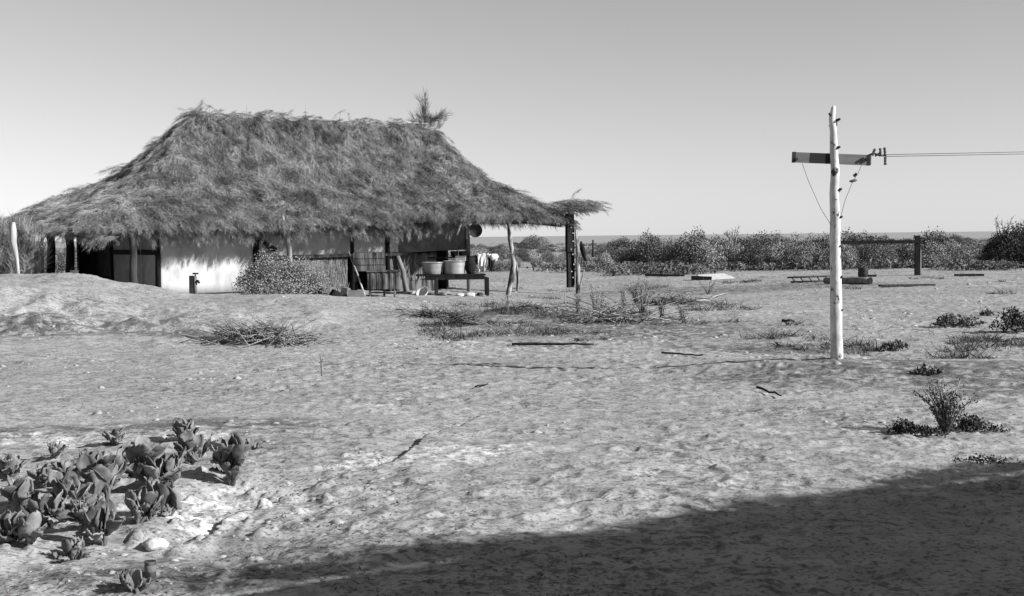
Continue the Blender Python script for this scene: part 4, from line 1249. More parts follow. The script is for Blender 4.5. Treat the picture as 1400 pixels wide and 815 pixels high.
# ------------------------------------------------------------------ frame, logs, boards in the right background
def rail_frame():
    g = gp(1254, 377); Y = g.y
    t = thing('hitching_rail', 'dark goalpost-like frame of a rail on upright posts before the scrub', 'rail', g)
    ztop = at(1254, 322, Y).z - g.z
    mb = MB(); mb.box((0, 0, ztop / 2 - 0.1), (0.17, 0.17, ztop + 0.2), None, 0.008); part('post', mb, M['tar_and_shade'], t)
    mb = MB(); mb.box((0.105, -0.02, ztop * 0.28), (0.05, 0.15, ztop * 0.75)); part('side_board', mb, M['timber'], t)
    x2 = at(1143, 370, Y).x - g.x; g2 = h1(g.x + x2, Y) - g.z
    mb = MB(); mb.box((x2, 0, ztop / 2 - 0.1), (0.16, 0.16, ztop + 0.1), None, 0.008); part('post', mb, M['tar_and_shade'], t)
    zr = at(1200, 331, Y).z - g.z
    mb = MB(); mb.box((x2 / 2, -0.10, zr), (abs(x2) + 0.1, 0.05, 0.12), None, 0.01); part('rail', mb, M['tar_and_shade'], t)
    # log lying before it
    g = gp(1160, 390); e0 = at(1190, 388, g.y - 0.2); e1 = at(1128, 383.5, g.y + 1.2)
    r = 0.12
    mb = MB(); z0 = h1(e0.x, e0.y) + r; z1 = h1(e1.x, e1.y) + r
    d = Vector((e1.x - e0.x, e1.y - e0.y, z1 - z0))
    pts = [d * f + Vector((0, 0.02 * math.sin(f * 9), 0)) for f in (0, 0.15, 0.35, 0.6, 0.8, 1)]
    mb.tube(pts, [r, r * .98, r, r * .9, r * .93, r * .85], 14, 0.05)
    o = thing('log', 'thick grey log lying on the sand right of the white pole', 'log', (e0.x, e0.y, z0))
    part('trunk', mb, M['timber'], o)
    mb = MB(); dn = d.normalized(); mb.tube([-dn * 0.012, -dn * 0.002], [r * 0.93, r * 0.99], 14); part('cut_end', mb, M['tar_and_shade'], o)
    # ladder lying left of the pole
    g = gp(1108, 387); t = thing('low_ladder', 'old ladder lying propped on the sand just left of the white pole', 'ladder', g, 0.12)
    w = 1.5
    for y, z in ((-0.17, 0.06), (0.17, 0.20)):
        mb = MB(); mb.tube([(-w / 2, y, z), (0, y, z + 0.01), (w / 2, y, z + 0.03)], 0.03, 7, 0.1); part('side_rail', mb, M['timber_dark'], t)
    for k in range(5):
        x = -w / 2 + 0.15 + k * (w - 0.3) / 4; mb = MB(); mb.tube([(x, -0.16, 0.065), (x, 0.16, 0.20)], 0.018, 6); part('rung', mb, M['timber_dark'], t)
    # bucket on its side
    g = gp(1180, 379); t = thing('black_bucket', 'black squat drum standing behind the log', 'drum', (g.x, g.y, g.z))
    mb = MB(); mb.lathe([(0, 0.0), (0.17, 0.0), (0.19, 0.1), (0.18, 0.22), (0.19, 0.33), (0.18, 0.345), (0.16, 0.32), (0.0, 0.31)], seg=22); part('body', mb, M['iron'], t)
    mb = MB(); mb.box((0.32, -0.05, 0.04), (0.3, 0.12, 0.08), None, 0.01); part('foot_board', mb, M['tar_and_shade'], t)
    # boards
    def board(px, py, w, d, lab, m, rz, tilt, th=0.06, lift=0.05, roll_=0.0):
        g = gp(px, py); mb = MB(); mb.box((0, 0, 0), (w, d, th), rz3(rz) @ Matrix.Rotation(tilt, 3, 'Y') @ Matrix.Rotation(roll_, 3, 'X'), 0.006)
        o = link('board', mb.mesh('board', m), None, (g.x, g.y, g.z + lift)); tag(o, lab, 'board', 'boards lying before the scrub'); return o
    board(978, 382, 1.2, 0.75, 'bleached pale board lying tilted on the sand before the scrub', M['stone'], 0.35, -0.03, 0.05, 0.10, 0.16)
    board(959, 383, 0.75, 0.25, 'short dark plank butting against the bleached board', M['tar_and_shade'], -0.1, 0.05, 0.14, 0.07)
    board(909, 378, 1.6, 0.2, 'long dark plank lying left of the bleached board', M['timber_dark'], -0.35, 0.03, 0.1, 0.06)
    board(1325, 378, 1.0, 0.3, 'dark flat board added as the rail shadow on the sand right of the goalpost-like frame', M['tar_and_shade'], 0.0, 0.0, 0.08, 0.05)  # dark board stands in for a shadow line of the rail
    board(1240, 392, 1.7, 0.18, 'low dark strip added as the rail shadow in front of the goalpost-like frame', M['timber_dark'], 0.05, 0.0, 0.06, 0.04)  # second shadow line of the rail, laid as a dark strip
    # dry bush by frame


rail_frame()


# ------------------------------------------------------------------ far scrub
def scrub():
    rng = np.random.default_rng(77)
    protos = []
    for k in range(6):
        w, d, h = rng.uniform(2.4, 3.6), rng.uniform(2.0, 2.6), rng.uniform(1.25, 1.6)
        h = 1.45; V, F = leaf_cloud(rng, 7000, w, d, h, 6 + k, 0.08, hollow=0.7)
        # a few wands poking above
        Vx, Fx = leaf_cloud(rng, 260, w * 0.8, d * 0.8, h * 1.1, 7, 0.09, up=0.6, hollow=0.9)
        V2, F2 = V, F
        protos.append(np_mesh('scrub_bush', V2, F2, M['scrub_mid'] if k in (1, 4) else M['scrub']))
    GR = 'grey scrub bushes in the far band'
    LB = 'one of the many rounded grey scrub bushes massed along the horizon'

    def put(x, y, s, k, label=LB, sz=1.0, m=None, group=GR, name='scrub_bush'):
        o = bpy.data.objects.new(name, protos[k]); COL.objects.link(o)
        o.location = (x, y, float(H(np.array([x]), np.array([y]), False)[0]) - 0.05); o.scale = (s, s, s * sz); o.rotation_euler = (0, 0, rng.uniform(0, 6.28))
        tag(o, label, 'bush', group)
        return o
    # front row: base line of the scrub as the photo shows it
    front = [(690, 353, .5), (715, 358, .45), (735, 366, .4), (752, 360, .5), (775, 368, .45), (800, 362, .55), (822, 369, .5), (845, 364, .7), (705, 366, .4), (862, 366, .65), (890, 366, .8), (925, 368, .75), (950, 366, .8), (975, 369, .8), (1005, 368, .85),
             (1035, 368, .8), (1065, 369, .8), (1090, 369, .8), (1115, 368, .75), (1160, 368, .8), (1190, 366, .7), (1215, 367, .7), (1240, 366, .8), (1280, 367, .8), (1300, 366, .75), (1335, 362, .45), (1355, 366, .5), (1385, 364, .9), (1410, 366, .9), (1440, 366, .8)]
    for i, (px, py, s) in enumerate(front):
        g = gp(px, py)
        put(g.x, g.y + s, s * rng.uniform(0.9, 1.1), int(rng.integers(0, 6)))
    tops = [(885, 321, 62), (940, 318, 60), (985, 325, 66), (1030, 323, 62), (1052, 321, 64), (1100, 323, 62), (1160, 321, 60), (1190, 322, 66), (1258, 321, 58), (1275, 320, 58), (1290, 325, 62), (1365, 325, 56), (1388, 313, 55), (1410, 312, 55), (1445, 312, 55), (1070, 322, 70), (1010, 325, 64), (912, 327, 64), (865, 327, 72), (1130, 325, 66), (1215, 327, 64)]
    for px, py, Y in tops:
        q = at(px, py + 3.5, Y); k = int(rng.choice([1, 4, 1, 4, 2])); hh = q.z + 0.1
        s = rng.uniform(0.85, 1.1); put(q.x, Y, s, k, sz=hh / (1.45 * s))
    n = 0
    while n < 170:
        Y = 56 + 150 * rng.random() ** 1.5; px = rng.uniform(640, 1480)
        X = (px - 700) / FPX * Y
        dens = (0.95 if Y > 72 else 0.25) if px < 850 else 1.0
        if rng.random() > dens: continue
        put(X, Y, rng.uniform(0.45, 1.15) * (0.7 if px < 830 else 1.0), int(rng.integers(0, 6)), sz=rng.uniform(0.3, 0.8)); n += 1
    for _ in range(34):     # what can be glimpsed beyond the hut's left end and to the sides
        Y = rng.uniform(50, 110); X = -Y * rng.uniform(0.30, 0.62); put(X, Y, rng.uniform(0.6, 1.0), int(rng.integers(0, 6)))
    # single ones worth naming
    q = at(458 + 280, 333, 150); o = put(q.x, 150, 1.5, 2, 'lone square-topped bush standing up against the sea right of the crooked post', 0.75, group=None)
    g = gp(890, 371); o = put(g.x, g.y, 0.45, 3, 'low dark bush sprawled in front of the scrub above the long dark plank', 0.7, group=None)
    q = at(1303, 327, 120); put(q.x, 120, 0.9, 4, 'small round-headed bush alone against the sea right of the frame', 1.0, group=None)
    # ground-hugging cover between the bushes
    V, F = [], []
    n = 14000
    Y = 50 + 200 * rng.random(n) ** 1.8; X = Y * rng.uniform(-0.75, 0.5, n)
    keep = fbm(X / 5, Y / 7, 400, 2) > np.where((X / Y > -0.02) & (X / Y < 0.08), 0.15, -0.15)
    X, Y = X[keep], Y[keep]; n = len(X)
    Z = H(X, Y, False)
    T = []
    for k in range(26):
        dx = rng.normal(0, 0.25, n); dy = rng.normal(0, 0.25, n); z = Z + rng.uniform(0, 0.35, n)
        a = rng.normal(0, 0.07, (n, 3)); c = rng.normal(0, 0.07, (n, 3)); P = np.stack([X + dx, Y + dy, z], -1)
        T.append(np.stack([P, P + a, P + c], 1))
    V = np.concatenate(T).reshape(-1, 3)
    o = link('ground_scrub', np_mesh('ground_scrub', V, np.arange(len(V)).reshape(-1, 3), M['scrub_mid'])); tag(o, 'low grey ground scrub between the far bushes', 'scrub', kind='stuff')
    # dead branching shrub at right
    def dead(px, pyb, pyt, Y, label, seed):
        rd = random.Random(seed); a = at(px, pyb, Y); h = at(px, pyt, Y).z - a.z; g = h1(a.x, Y); mb = MB()
        base = Vector((0, 0, 0)); off = a.z - g
        for k in range(9):
            x = rd.uniform(-0.6, 0.5); hh = h * rd.uniform(0.45, 1.0)
            p1 = Vector((x * 0.4, rd.uniform(-.2, .2), off)); p2 = Vector((x, rd.uniform(-.3, .3), off + hh))
            mb.tube([(0, 0, 0), p1, p2], [0.04, 0.025, 0.010], 5)
            for j in range(3):
                f = rd.uniform(0.3, 0.9); s = p1.lerp(p2, f); mb.tube([s, s + Vector((rd.uniform(-.25, .25), 0, rd.uniform(.08, .3)))], [0.014, 0.006], 4)
        o = link('dead_shrub', mb.mesh('dead_shrub', M['twig']), None, (a.x, Y, g)); tag(o, label, 'shrub')
    dead(1372, 322, 296, 60, 'bare dead branches rising above the dark bush at the right edge', 3)
    dead(1003, 326, 311, 62, 'thin bare twigs standing above the scrub in the middle distance', 4)
    bd = bush('dark_bush', 'largest dark dense bush at the right edge under the bare branches', (at(1388, 350, 55).x, 54, 0.0), 3.6, 2.4, at(1388, 317, 54).z, 12000, 0.075, M['scrub_dark'], 90, 13)


scrub()


# ------------------------------------------------------------------ near plants, weeds, stick pile
def stick_pile(name, label, px, py, w, d, h, n, seed, material, L=(0.4, 1.2), r=0.008, rad_dir=None, cat='stick pile'):
    rd = random.Random(seed); g = gp(px, py); mb = MB()
    for k in range(n):
        x = rd.gauss(0, w * 0.22); y = rd.gauss(0, d * 0.25); an = rd.gauss(0.1, 0.75) + (PI if rd.random() < .5 else 0); l = rd.uniform(*L)
        z0 = rd.uniform(0, h * 0.7) * math.exp(-(x / (w * 0.4)) ** 2); el = rd.gauss(0.05, 0.33)
        a = Vector((x - math.cos(an) * l / 2, y - math.sin(an) * l / 2, max(0.0, z0 - l / 2 * el))); b_ = Vector((x + math.cos(an) * l / 2, y + math.sin(an) * l / 2, max(0.01, z0 + l / 2 * el)))
        c = (a + b_) / 2 + Vector((0, 0, 0.05 * rd.random()))
        for v in (a, c, b_): v.z += h1(g.x + v.x, g.y + v.y) - g.z
        mb.tube([a, c, b_], [r, r * 0.9, r * 0.5], 5)
        if rd.random() < 0.5:
            mb.tube([c, c + Vector((rd.uniform(-.2, .2), rd.uniform(-.1, .1), rd.uniform(.05, .25)))], [r * 0.6, r * 0.3], 4)
    o = link(name, mb.mesh(name, material), None, g); return tag(o, label, cat)


stick_pile('stick_pile', 'tangled heap of dry brush sticks on the sand before the bank', 352, 470, 1.9, 0.7, 0.36, 230, 3, M['twig'], (0.25, 0.9))
stick_pile('stick_pile', 'low mat of dark sticks and weeds below the corner post', 835, 440, 2.2, 1.2, 0.28, 170, 4, M['twig'])
stick_pile('stick_pile', 'dark flattened brushwood left of the tall weeds, near the bench', 632, 444, 0.9, 0.6, 0.26, 110, 5, M['grass'], (0.2, 0.6))
stick_pile('stick_pile', 'dark flat heap of bark and sticks behind the tall weeds', 918, 417, 1.9, 0.6, 0.16, 90, 6, M['grass'], (0.3, 0.9))
stick_pile('stick_pile', 'row of dark debris in the furrow right of the sand bank', 590, 434, 1.2, 0.4, 0.12, 90, 7, M['grass'], (0.2, 0.5))
stick_pile('stick_pile', 'scattered dark twigs in front of the crooked verandah post', 726, 426, 1.8, 0.6, 0.14, 80, 8, M['grass'], (0.2, 0.6))


def weed(label, px, py, h, n, seed, w=0.25, leaf=0.035, nl=260, m='grass', name='tall_weed', group='thin weeds in the middle distance'):
    g = gp(px, py); rd = random.Random(seed); mb = MB(); pts = []
    for k in range(n):
        a = rd.uniform(0, 6.28); q = rd.uniform(0.2, 1) * w
        tip = Vector((math.cos(a) * q, math.sin(a) * q, h * rd.uniform(0.6, 1.05))); midp = tip * 0.5 + Vector((0, 0, 0.05))
        mb.tube([(0, 0, -0.03), midp, tip], [0.009, 0.006, 0.003], 4)
        for _ in range(nl // n):
            f = rd.uniform(0.05, 1) ** 1.25; pts.append(midp * (2 * f) if f < .5 else midp.lerp(tip, 2 * f - 1))
    t = thing(name, label, 'weed', g, 0, group)
    part('stems', mb, M['twig'], t)
    rng = np.random.default_rng(seed); P = np.array([list(p) for p in pts]) + rng.normal(0, 0.02, (len(pts), 3)); k = len(P)
    a = rng.normal(0, 1, (k, 3)) + [0, 0, 0.8]; a /= np.linalg.norm(a, axis=1, keepdims=True); b_ = np.cross(a, rng.normal(0, 1, (k, 3))); b_ /= np.linalg.norm(b_, axis=1, keepdims=True)
    V = np.stack([P, P + a * leaf * .5 + b_ * leaf * .25, P + a * leaf, P + a * leaf * .5 - b_ * leaf * .25], 1).reshape(-1, 3)
    link('leaves', np_mesh('leaves', V, np.arange(len(V)).reshape(-1, 4), M[m]), t)
    return t


weed('tall thin weed standing just right below the corner post', 813, 430, 0.62, 8, 1, 0.18)
weed('bushy upright weed, the fullest in the weed patch', 878, 441, 0.85, 16, 2, 0.22, nl=520)
weed('grey feathery weed behind the fullest one', 869, 415, 0.5, 14, 3, 0.3, nl=420)
weed('thin weed left of the fullest one', 853, 434, 0.6, 7, 4, 0.15)
weed('single spindly weed left of the weed patch', 695, 430, 0.45, 4, 5, 0.06, nl=90)
weed('spreading low weed near the bleached board', 968, 403, 0.45, 14, 6, 0.5, nl=300)
weed('small pale weed right of the fullest one', 905, 440, 0.4, 8, 7, 0.15)
weed('low weed at the right tail of the weed patch', 935, 444, 0.35, 9, 8, 0.2)
weed('short thin weed nearest the corner post foot', 790, 433, 0.5, 5, 9, 0.1)
weed('upright weed between the corner post and the fullest weed', 828, 438, 0.42, 9, 10, 0.2)
weed('lone thin stalk on the open sand left of centre', 440, 514, 0.28, 2, 11, 0.03, nl=12)


def lowbush(label, px, py, w, h, n, seed, m='scrub_dark', leaf=0.045, d=None, name='low_bush'):
    g = gp(px, py); return bush(name, label, g, w, d or w * 0.6, h, n, leaf, M[m], seed, 7, nst=6, rstem=0.006)


lowbush('dark low tuft on the sand beyond the pole, left of the edge tuft', 1312, 447, 0.75, 0.22, 900, 31, 'grass')
lowbush('dark bushy tuft cut by the right edge of the view', 1388, 456, 0.7, 0.38, 1100, 32, 'scrub_dark')
lowbush('small flat dark tuft right of the foot of the white pole', 1218, 480, 0.5, 0.13, 600, 33, 'grass')
lowbush('small dark sprig beyond the low tufts at right', 1350, 432, 0.25, 0.1, 160, 34, 'grass')
lowbush('flat dark clump in the debris at right', 1268, 512, 0.3, 0.08, 250, 35, 'grass')
weed('upright leafy bush standing on the sand near the shadow edge', 1293, 590, 0.40, 24, 12, 0.25, 0.024, 1500, 'scrub_dark', 'leafy_bush', None)
lowbush('dark leafy sprawl at the right foot of the upright leafy bush', 1330, 588, 0.5, 0.11, 900, 36, 'scrub_dark', 0.024)
lowbush('small leafy plant at the left of the upright leafy bush', 1232, 592, 0.24, 0.11, 380, 37, 'scrub_dark', 0.026)
lowbush('dark creeping tuft between the small leafy plant and the upright bush', 1262, 596, 0.35, 0.07, 460, 38, 'scrub_dark', 0.024)
lowbush('small grey herb growing at the far edge of the big shadow', 1352, 634, 0.5, 0.05, 260, 39, 'scrub_dark', 0.018)


# single sticks on the sand
def ground_stick(label, p0, p1, r, m, lift=0.01, name='stick', bend=0.03):
    a = gp(*p0); b_ = gp(*p1); n = 9; pts = []; rd = random.Random(int(p0[0]))
    for i in range(n):
        f = i / (n - 1); q = a.lerp(b_, f); x, y = q.x, q.y + bend * math.sin(f * PI * 1.3); pts.append(Vector((x - a.x, y - a.y, h1(x, y) - a.z + r + lift + 0.01 * rd.random())))
    mb = MB(); mb.tube(pts, [r * (1 - 0.4 * i / (n - 1)) for i in range(n)], 6, 0.1)
    o = link(name, mb.mesh(name, m), None, a); tag(o, label, 'stick')


ground_stick('long straight dark stick lying flat on the sand below the weeds', (700, 473), (812, 475), 0.026, M['timber_dark'], bend=0.0)
ground_stick('thin branch trailing right of the long straight stick', (905, 484), (960, 490), 0.015, M['timber_dark'], bend=0.1)
ground_stick('short dark twig lying on the sand left of the white pole', (1035, 536), (1068, 545), 0.014, M['tar_and_shade'], 0.02, bend=0.0)
ground_stick('pale curved twig standing out of the low debris near the bleached board', (948, 416), (988, 402), 0.018, M['pale_wood'], bend=0.3)
ground_stick('small dark stick on the open sand beyond the white pole', (1070, 441), (1085, 443), 0.03, M['tar_and_shade'])
ground_stick('small curved twig on the open sand in the middle', (650, 533), (667, 527), 0.010, M['tar_and_shade'])


# ------------------------------------------------------------------ succulents, lower left
def leaf_sheet(L, w, cup, bend, nu=10, nv=5):
    Vt = []; F = []; ph = random.uniform(0, 6.28)
    for i in range(nu + 1):
        u = i / nu
        # obovate outline, widest past the middle
        wd = (w * (0.14 + 0.86 * (u / 0.6) ** 1.3) if u < 0.6 else w * math.sqrt(max(0.03, 1 - ((u - 0.6) / 0.4) ** 2)))
        for j in range(nv + 1):
            v = j / nv * 2 - 1
            Vt.append([u * L + 0.004 * math.sin(v * 4 + ph), v * wd / 2 * (1 + 0.04 * math.sin(u * 9 + ph)), cup * (v * v) * wd - bend * u * u * L + 0.02 * wd * abs(v) * math.sin(u * 8 + ph * 2 + v)])
    for i in range(nu):
        for j in range(nv):
            q = i * (nv + 1) + j; F.append((q, q + nv + 1, q + nv + 2, q + 1))
    return np.array(Vt), F


def succulent(label, px, py, wpx, hpx, n, seed, low=False):
    g = gp(px, py); m = FPX / g.y; rd = random.Random(seed)
    W_, H_ = wpx / m, hpx / m
    t = thing('succulent_plant', label, 'plant', g, 0, 'broad-leaved plants at the lower left')
    Vt, F = [], []; mb = MB()
    W_ *= 1.3; H_ *= 1.2; n = int(n * 2.0); L0 = max(0.11, min(0.185, H_ * 0.66))
    nb = max(1, n // 5)
    heads = []
    for b in range(nb):
        a = rd.uniform(0, 6.28); rr = W_ * 0.25 * rd.random() if nb > 1 else 0
        hd = Vector((math.cos(a) * rr, math.sin(a) * rr * 0.8, max(0.02, (H_ - L0) * rd.uniform(0.3, 1.0))))
        mb.tube([(0, 0, -0.03), hd * 0.5 + Vector((0.01, 0, 0)), hd], [0.011, 0.010, 0.009], 6, 0.1); heads.append(hd)
    for k in range(n):
        hd = heads[k % nb]; az = rd.uniform(0, 6.28); el = rd.uniform(0.65, 1.5) if rd.random() < 0.85 else rd.uniform(-0.1, 0.5)
        L_ = L0 * rd.uniform(0.5, 1.1); ww = L_ * rd.uniform(0.45, 0.70)
        v, f = leaf_sheet(L_, ww, rd.uniform(0.05, 0.28), rd.uniform(-0.12, 0.18))
        R = Matrix.Rotation(az, 3, 'Z') @ Matrix.Rotation(-el, 3, 'Y') @ Matrix.Rotation(rd.uniform(-0.6, 0.6), 3, 'X')
        b0 = len(Vt)
        for q in v: Vt.append(tuple(R @ Vector(q) + hd + Vector((math.cos(az) * .012, math.sin(az) * .012, -0.01 - 0.02 * rd.random()))))
        F += [tuple(b0 + i for i in ff) for ff in f]
    me = np_mesh('leaves', np.array(Vt), np.array(F), M['leaf'], True)
    o = link('leaves', me, t); sm = o.modifiers.new('thick', 'SOLIDIFY'); sm.thickness = 0.006; sm.offset = 0
    part('stems', mb, M['leaf_stem'], t)


SUC = [
    ('small fan of leaves at the upper left of the plant bed', 75, 628, 42, 26, 9),
    ('rounded dark plant at the left edge behind the bed', 20, 652, 48, 36, 10),
    ('compact dark cluster in the second row, left of centre of the bed', 124, 645, 44, 38, 12),
    ('small pale-leaved sprout at the back of the bed', 158, 610, 34, 28, 8),
    ('tallest dark plant at the back right of the bed', 252, 604, 48, 36, 12),
    ('bushy plant just in front of the tallest back right one', 256, 634, 60, 42, 16),
    ('tiny sprig right behind the rightmost plant', 346, 615, 16, 18, 4),
    ('rightmost plant, with upright pointed leaves on the pale crust', 316, 665, 72, 62, 17),
    ('large plant in the middle of the bed with long upright leaves', 205, 675, 70, 70, 18),
    ('broad dark plant left of the middle one', 145, 690, 80, 66, 20),
    ('plant with big round leaves left of the broad dark one', 92, 700, 56, 60, 13),
    ('leafy plant at the left edge, half way down the bed', 30, 700, 56, 50, 12),
    ('plant with two round upright leaves near the lower left corner', 36, 752, 50, 52, 8),
    ('pale broad-leaved plant at the front of the bed above the white stone', 142, 750, 66, 62, 12),
    ('plant with drooping leaves right of the middle of the bed', 228, 706, 62, 52, 13),
    ('dark low plant in front of the middle one', 185, 718, 60, 44, 12),
    ('small plant between the left edge and the big round leaves', 60, 668, 44, 40, 8),
    ('thin-stemmed plant low behind the broad dark one', 178, 655, 44, 46, 8),
    ('spreading plant between the middle of the bed and the white stone', 112, 728, 62, 50, 12),
    ('dark plant squeezed between the big round leaves and the left edge plant', 62, 716, 56, 46, 12),
    ('upright plant behind the big round leaves', 100, 672, 50, 46, 10),
    ('low leafy plant in the lower left corner itself', 8, 742, 60, 44, 11),
    ('plant with crossing leaves left of the rightmost plant', 232, 668, 56, 48, 12),
    ('half-withered plant between the bottom plant and the corner', 95, 768, 50, 34, 9),
    ('small plant at the very bottom, below the white stone', 185, 816, 50, 30, 9),
]
for i, (lab, px, py, w, h, n) in enumerate(SUC): succulent(lab, px, py, w, h, n, 500 + i)
ground_stick('dark creeping runner behind the middle of the plant bed', (70, 642), (190, 648), 0.012, M['leaf_stem'], 0.01, 'runner', 0.1)
ground_stick('dark runner bending right towards the back right plants', (180, 612), (262, 640), 0.010, M['leaf_stem'], 0.02, 'runner', 0.06)
ground_stick('pale dry straw lying across the front plants', (72, 733), (118, 718), 0.006, M['pale_wood'], 0.05, 'straw', 0.0)
g = gp(212, 752); mb = MB(); mb.blob((0, 0, 0.02), 0.055, 12, 0.22, 10, (1.25, 0.9, 0.6)); o = link('white_stone', mb.mesh('white_stone', M['stone']), None, g); tag(o, 'smooth white stone at the front of the plant bed', 'stone')
g = gp(206, 792); t = thing('small_tin', 'small upright tin on the sand below the white stone', 'tin', g)
mb = MB(); mb.lathe([(0, 0), (0.026, 0), (0.027, 0.075), (0.028, 0.08), (0.024, 0.078), (0.0, 0.07)], seg=18); part('body', mb, M['rust'], t)
mb = MB(); mb.lathe([(0.0275, 0.03), (0.0285, 0.032), (0.0285, 0.06), (0.0275, 0.062)], seg=18); part('label_band', mb, M['canvas_grey'], t)


# ------------------------------------------------------------------ clods and litter
def clods():
    rng = np.random.default_rng(12)
    n = 5200
    Y = 4.5 * np.exp(rng.random(n) * math.log(45 / 4.5)); X = Y * rng.uniform(-0.55, 0.55, n)
    dens = fbm(X / 1.3, Y / 1.3, 801, 3)
    bed = np.exp(-(((X + 2.3) / 1.9) ** 2 + ((Y - 7.3) / 1.6) ** 2)); bank = sstep(20.0, 20.8, Y) * (1 - sstep(22.5, 24, Y)) * (X < -3.5)
    rght = sstep(2.5, 5, X) * sstep(13.5, 15, Y) * (1 - sstep(19, 22, Y)); ctr = sstep(18, 20, Y) * (1 - sstep(28, 31, Y)) * (X > -3)
    keep = (dens + 0.55 * bed + 0.9 * bank + 0.35 * rght + 0.3 * ctr) > 0.22
    X, Y = X[keep], Y[keep]; n = len(X)
    th = [(math.cos(a), math.sin(a)) for a in np.linspace(0, 2 * PI, 6)[:-1]]
    base = [(c, s_, -0.4) for c, s_ in th] + [(c * 0.8 + s_ * .2, s_ * 0.8, 0.35) for c, s_ in th] + [(0, 0, 0.8)]
    base = np.array(base); F0 = []
    for k in range(5): F0 += [(k, (k + 1) % 5, 5 + (k + 1) % 5), (k, 5 + (k + 1) % 5, 5 + k), (5 + k, 5 + (k + 1) % 5, 10)]
    F0 = np.array(F0)
    sc = (0.006 + 0.020 * rng.random(n) ** 4) * (1 + 0.05 * Y)
    V = base[None] * sc[:, None, None] * rng.uniform(0.45, 1.5, (n, 11, 3)); V[:, :, 0] *= 1.3; V[:, :, 2] *= 0.8
    Z = H(X, Y); V += np.stack([X, Y, Z], -1)[:, None, :]
    F = F0[None] + (np.arange(n) * 11)[:, None, None]
    o = link('soil_clods', np_mesh('soil_clods', V.reshape(-1, 3), F.reshape(-1, 3), M['clod'], False)); tag(o, 'small crumbs and clods of sandy soil strewn over the ground', 'clods', kind='stuff')
    # litter: dark twigs and dead leaf bits
    n = 42000
    Y = 4.6 * np.exp(rng.random(n) * math.log(55 / 4.6)); X = Y * rng.uniform(-0.5, 0.5, n)
    dn = fbm(X / 1.1, Y / 1.1, 901, 3)
    ctr = sstep(15.5, 19, Y) * (1 - sstep(30, 36, Y)) * sstep(-3, -1, X) * (1 - sstep(5, 8, X)); rght = sstep(3, 4.5, X) * sstep(14.8, 15.6, Y) * (1 - sstep(18, 21, Y))
    far = sstep(34, 42, Y)
    bank = sstep(20.0, 20.8, Y) * (1 - sstep(22.5, 24, Y)) * (X < -3.5); keep = dn + 0.40 * ctr + 0.45 * rght + 0.2 * far + 0.35 * bank > 0.32; X, Y = X[keep], Y[keep]; n = len(X)
    Z = H(X, Y) + 0.006
    an = rng.uniform(0, PI, n); l = rng.uniform(0.01, 0.06, n) * (0.5 + 0.05 * Y); w = rng.uniform(0.002, 0.008, n) * (0.5 + 0.07 * Y)
    d = np.stack([np.cos(an), np.sin(an), rng.normal(0.1, 0.25, n)], -1); e = np.stack([-np.sin(an), np.cos(an), rng.normal(0, .3, n)], -1); P = np.stack([X, Y, Z], -1)
    V = np.stack([P - d * l[:, None] / 2, P + e * w[:, None], P + d * l[:, None] / 2, P - e * w[:, None]], 1).reshape(-1, 3)
    V[:, 2] = np.maximum(V[:, 2], np.repeat(Z, 4))
    o = link('plant_litter', np_mesh('plant_litter', V, np.arange(len(V)).reshape(-1, 4), M['grass'])); tag(o, 'scattered dead leaves and twig bits on the sand', 'litter', kind='stuff')
    # tufts of low growth in the middle distance
    n = 1500
    Y = rng.uniform(15, 44, n); X = Y * rng.uniform(-0.15, 0.48, n)
    dn = fbm(X / 1.5, Y / 1.5, 951, 3)
    ctr = sstep(18, 20, Y) * (1 - sstep(27, 30, Y)) * sstep(-2.5, -1, X) * (1 - sstep(5, 7, X)); rght = sstep(4, 5, X) * sstep(15, 15.8, Y) * (1 - sstep(18, 20, Y)); far = sstep(36, 43, Y)
    keep = dn + 0.42 * ctr + 0.66 * rght + 0.22 * far > 0.50; X, Y = X[keep], Y[keep]; n = len(X)
    T = []
    for x, y in zip(X, Y):
        k = 60; z = h1(x, y); s = rng.uniform(0.08, 0.28)
        P = np.stack([x + rng.normal(0, s * .7, k), y + rng.normal(0, s * .6, k), np.full(k, z)], -1)
        tip = P + np.stack([rng.normal(0, s * .5, k), rng.normal(0, s * .4, k), rng.uniform(.15, .8, k) * s], -1)
        e = rng.normal(0, 0.005, (k, 3)); T.append(np.stack([P - e, P + e, tip], 1))
    V = np.concatenate(T).reshape(-1, 3)
    o = link('grass_tufts', np_mesh('grass_tufts', V, np.arange(len(V)).reshape(-1, 3), M['grass'])); tag(o, 'low dry grass and creeping growth on the sand', 'grass', kind='stuff')


clods()


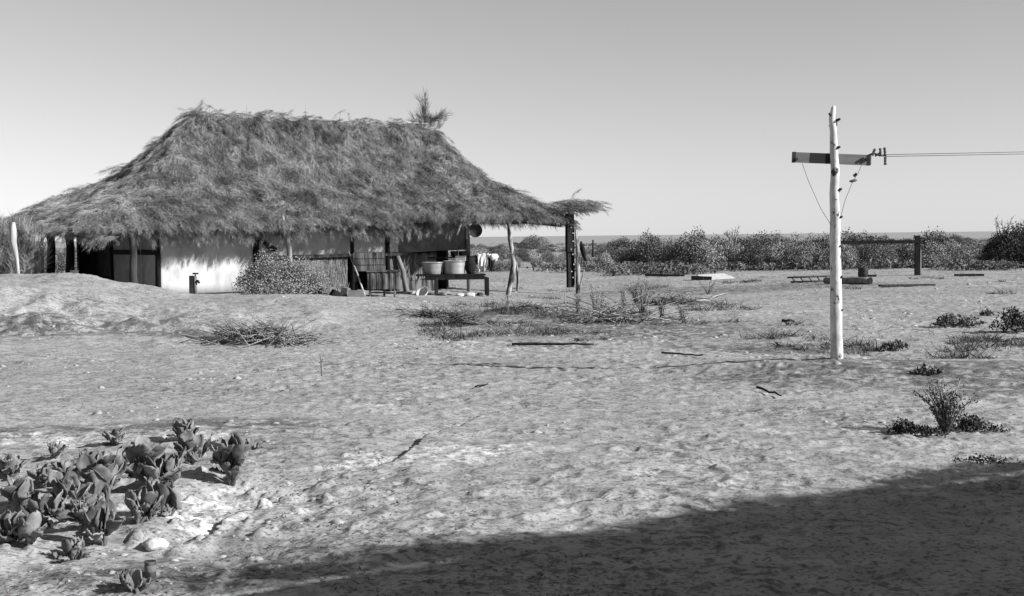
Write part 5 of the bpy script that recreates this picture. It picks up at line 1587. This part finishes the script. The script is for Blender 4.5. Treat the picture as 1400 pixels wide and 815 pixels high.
# ------------------------------------------------------------------ the brush-roofed shelter outside the view that throws the big shadow
def shelter():
    hgt = 2.45; off = (hgt - 0.0) / math.tan(ELEV)
    P1 = Vector((-1.35, 5.84, 0)) + sd * off; P2 = Vector((3.75, 8.62, 0)) + sd * off
    e = (P2 - P1).normalized(); an = math.atan2(e.y, e.x)
    t = thing('brush_shelter', 'brush-roofed shelter beside the camera whose shadow covers the lower right', 'shelter', P1, an)
    L = (P2 - P1).length + 7.0; D = 5.0
    mb = MB()
    prof_ = [(-0.38, hgt + 0.06), (-2.9, hgt + 1.45), (-6.5, hgt - 0.3), (-6.5, hgt - 0.45), (-2.9, hgt + 1.28), (-0.38, hgt - 0.08)]  # high ridge shaped to block more sky above the shadow
    for x in (0, L):
        for y_, z_ in prof_: mb.v.append(Vector((x, y_, z_)))
    mb.f += [(i, (i + 1) % 6, 6 + (i + 1) % 6, 6 + i) for i in range(6)] + [(0, 5, 4, 1), (1, 4, 3, 2), (6, 7, 10, 11), (7, 8, 9, 10)]; mb.s += [False] * 10
    roof = part('roof', mb, M['thatch_under'], t)
    rng = np.random.default_rng(40); n = 2600
    P = np.stack([rng.uniform(0, L, n), rng.uniform(-0.55, 0.0, n), hgt + rng.uniform(-0.02, 0.12, n)], -1)
    P[:, 2] -= 0.1 + 0.5 * P[:, 1]
    P[:, 1] += 0.16 * np.sin(P[:, 0] * 2.3) * np.sin(P[:, 0] * 0.9) + 0.34 * vnoise(P[:, 0] * 1.1, P[:, 0] * 0, 7)
    X = np.stack([rng.normal(0, 0.6, n), rng.uniform(0.1, 1.0, n), rng.normal(-0.15, 0.2, n)], -1)
    V, F = place_templates(TPL, P, frames(X, np.tile([0.01, 0.02, 1.0], (n, 1))), rng.uniform(0.14, 0.34, n), rng)
    link('thatch', np_mesh('thatch', V, F, M['bough']), roof)
    mb = MB(); mb.box((L / 2, -0.8, hgt / 2), (L - 0.3, 0.12, hgt + 0.1)); part('wall', mb, M['brushwall'], t)  # unseen wall added to block sky and deepen the shadow
    for k in range(4):
        x = 0.4 + k * (L - 0.8) / 3; mb = MB(); mb.tube([(x, -0.5, -0.2), (x + 0.02, -0.5, 1.2), (x, -0.5, hgt - 0.09)], 0.08, 9, 0.06); part('post', mb, M['timber'], t)


shelter()
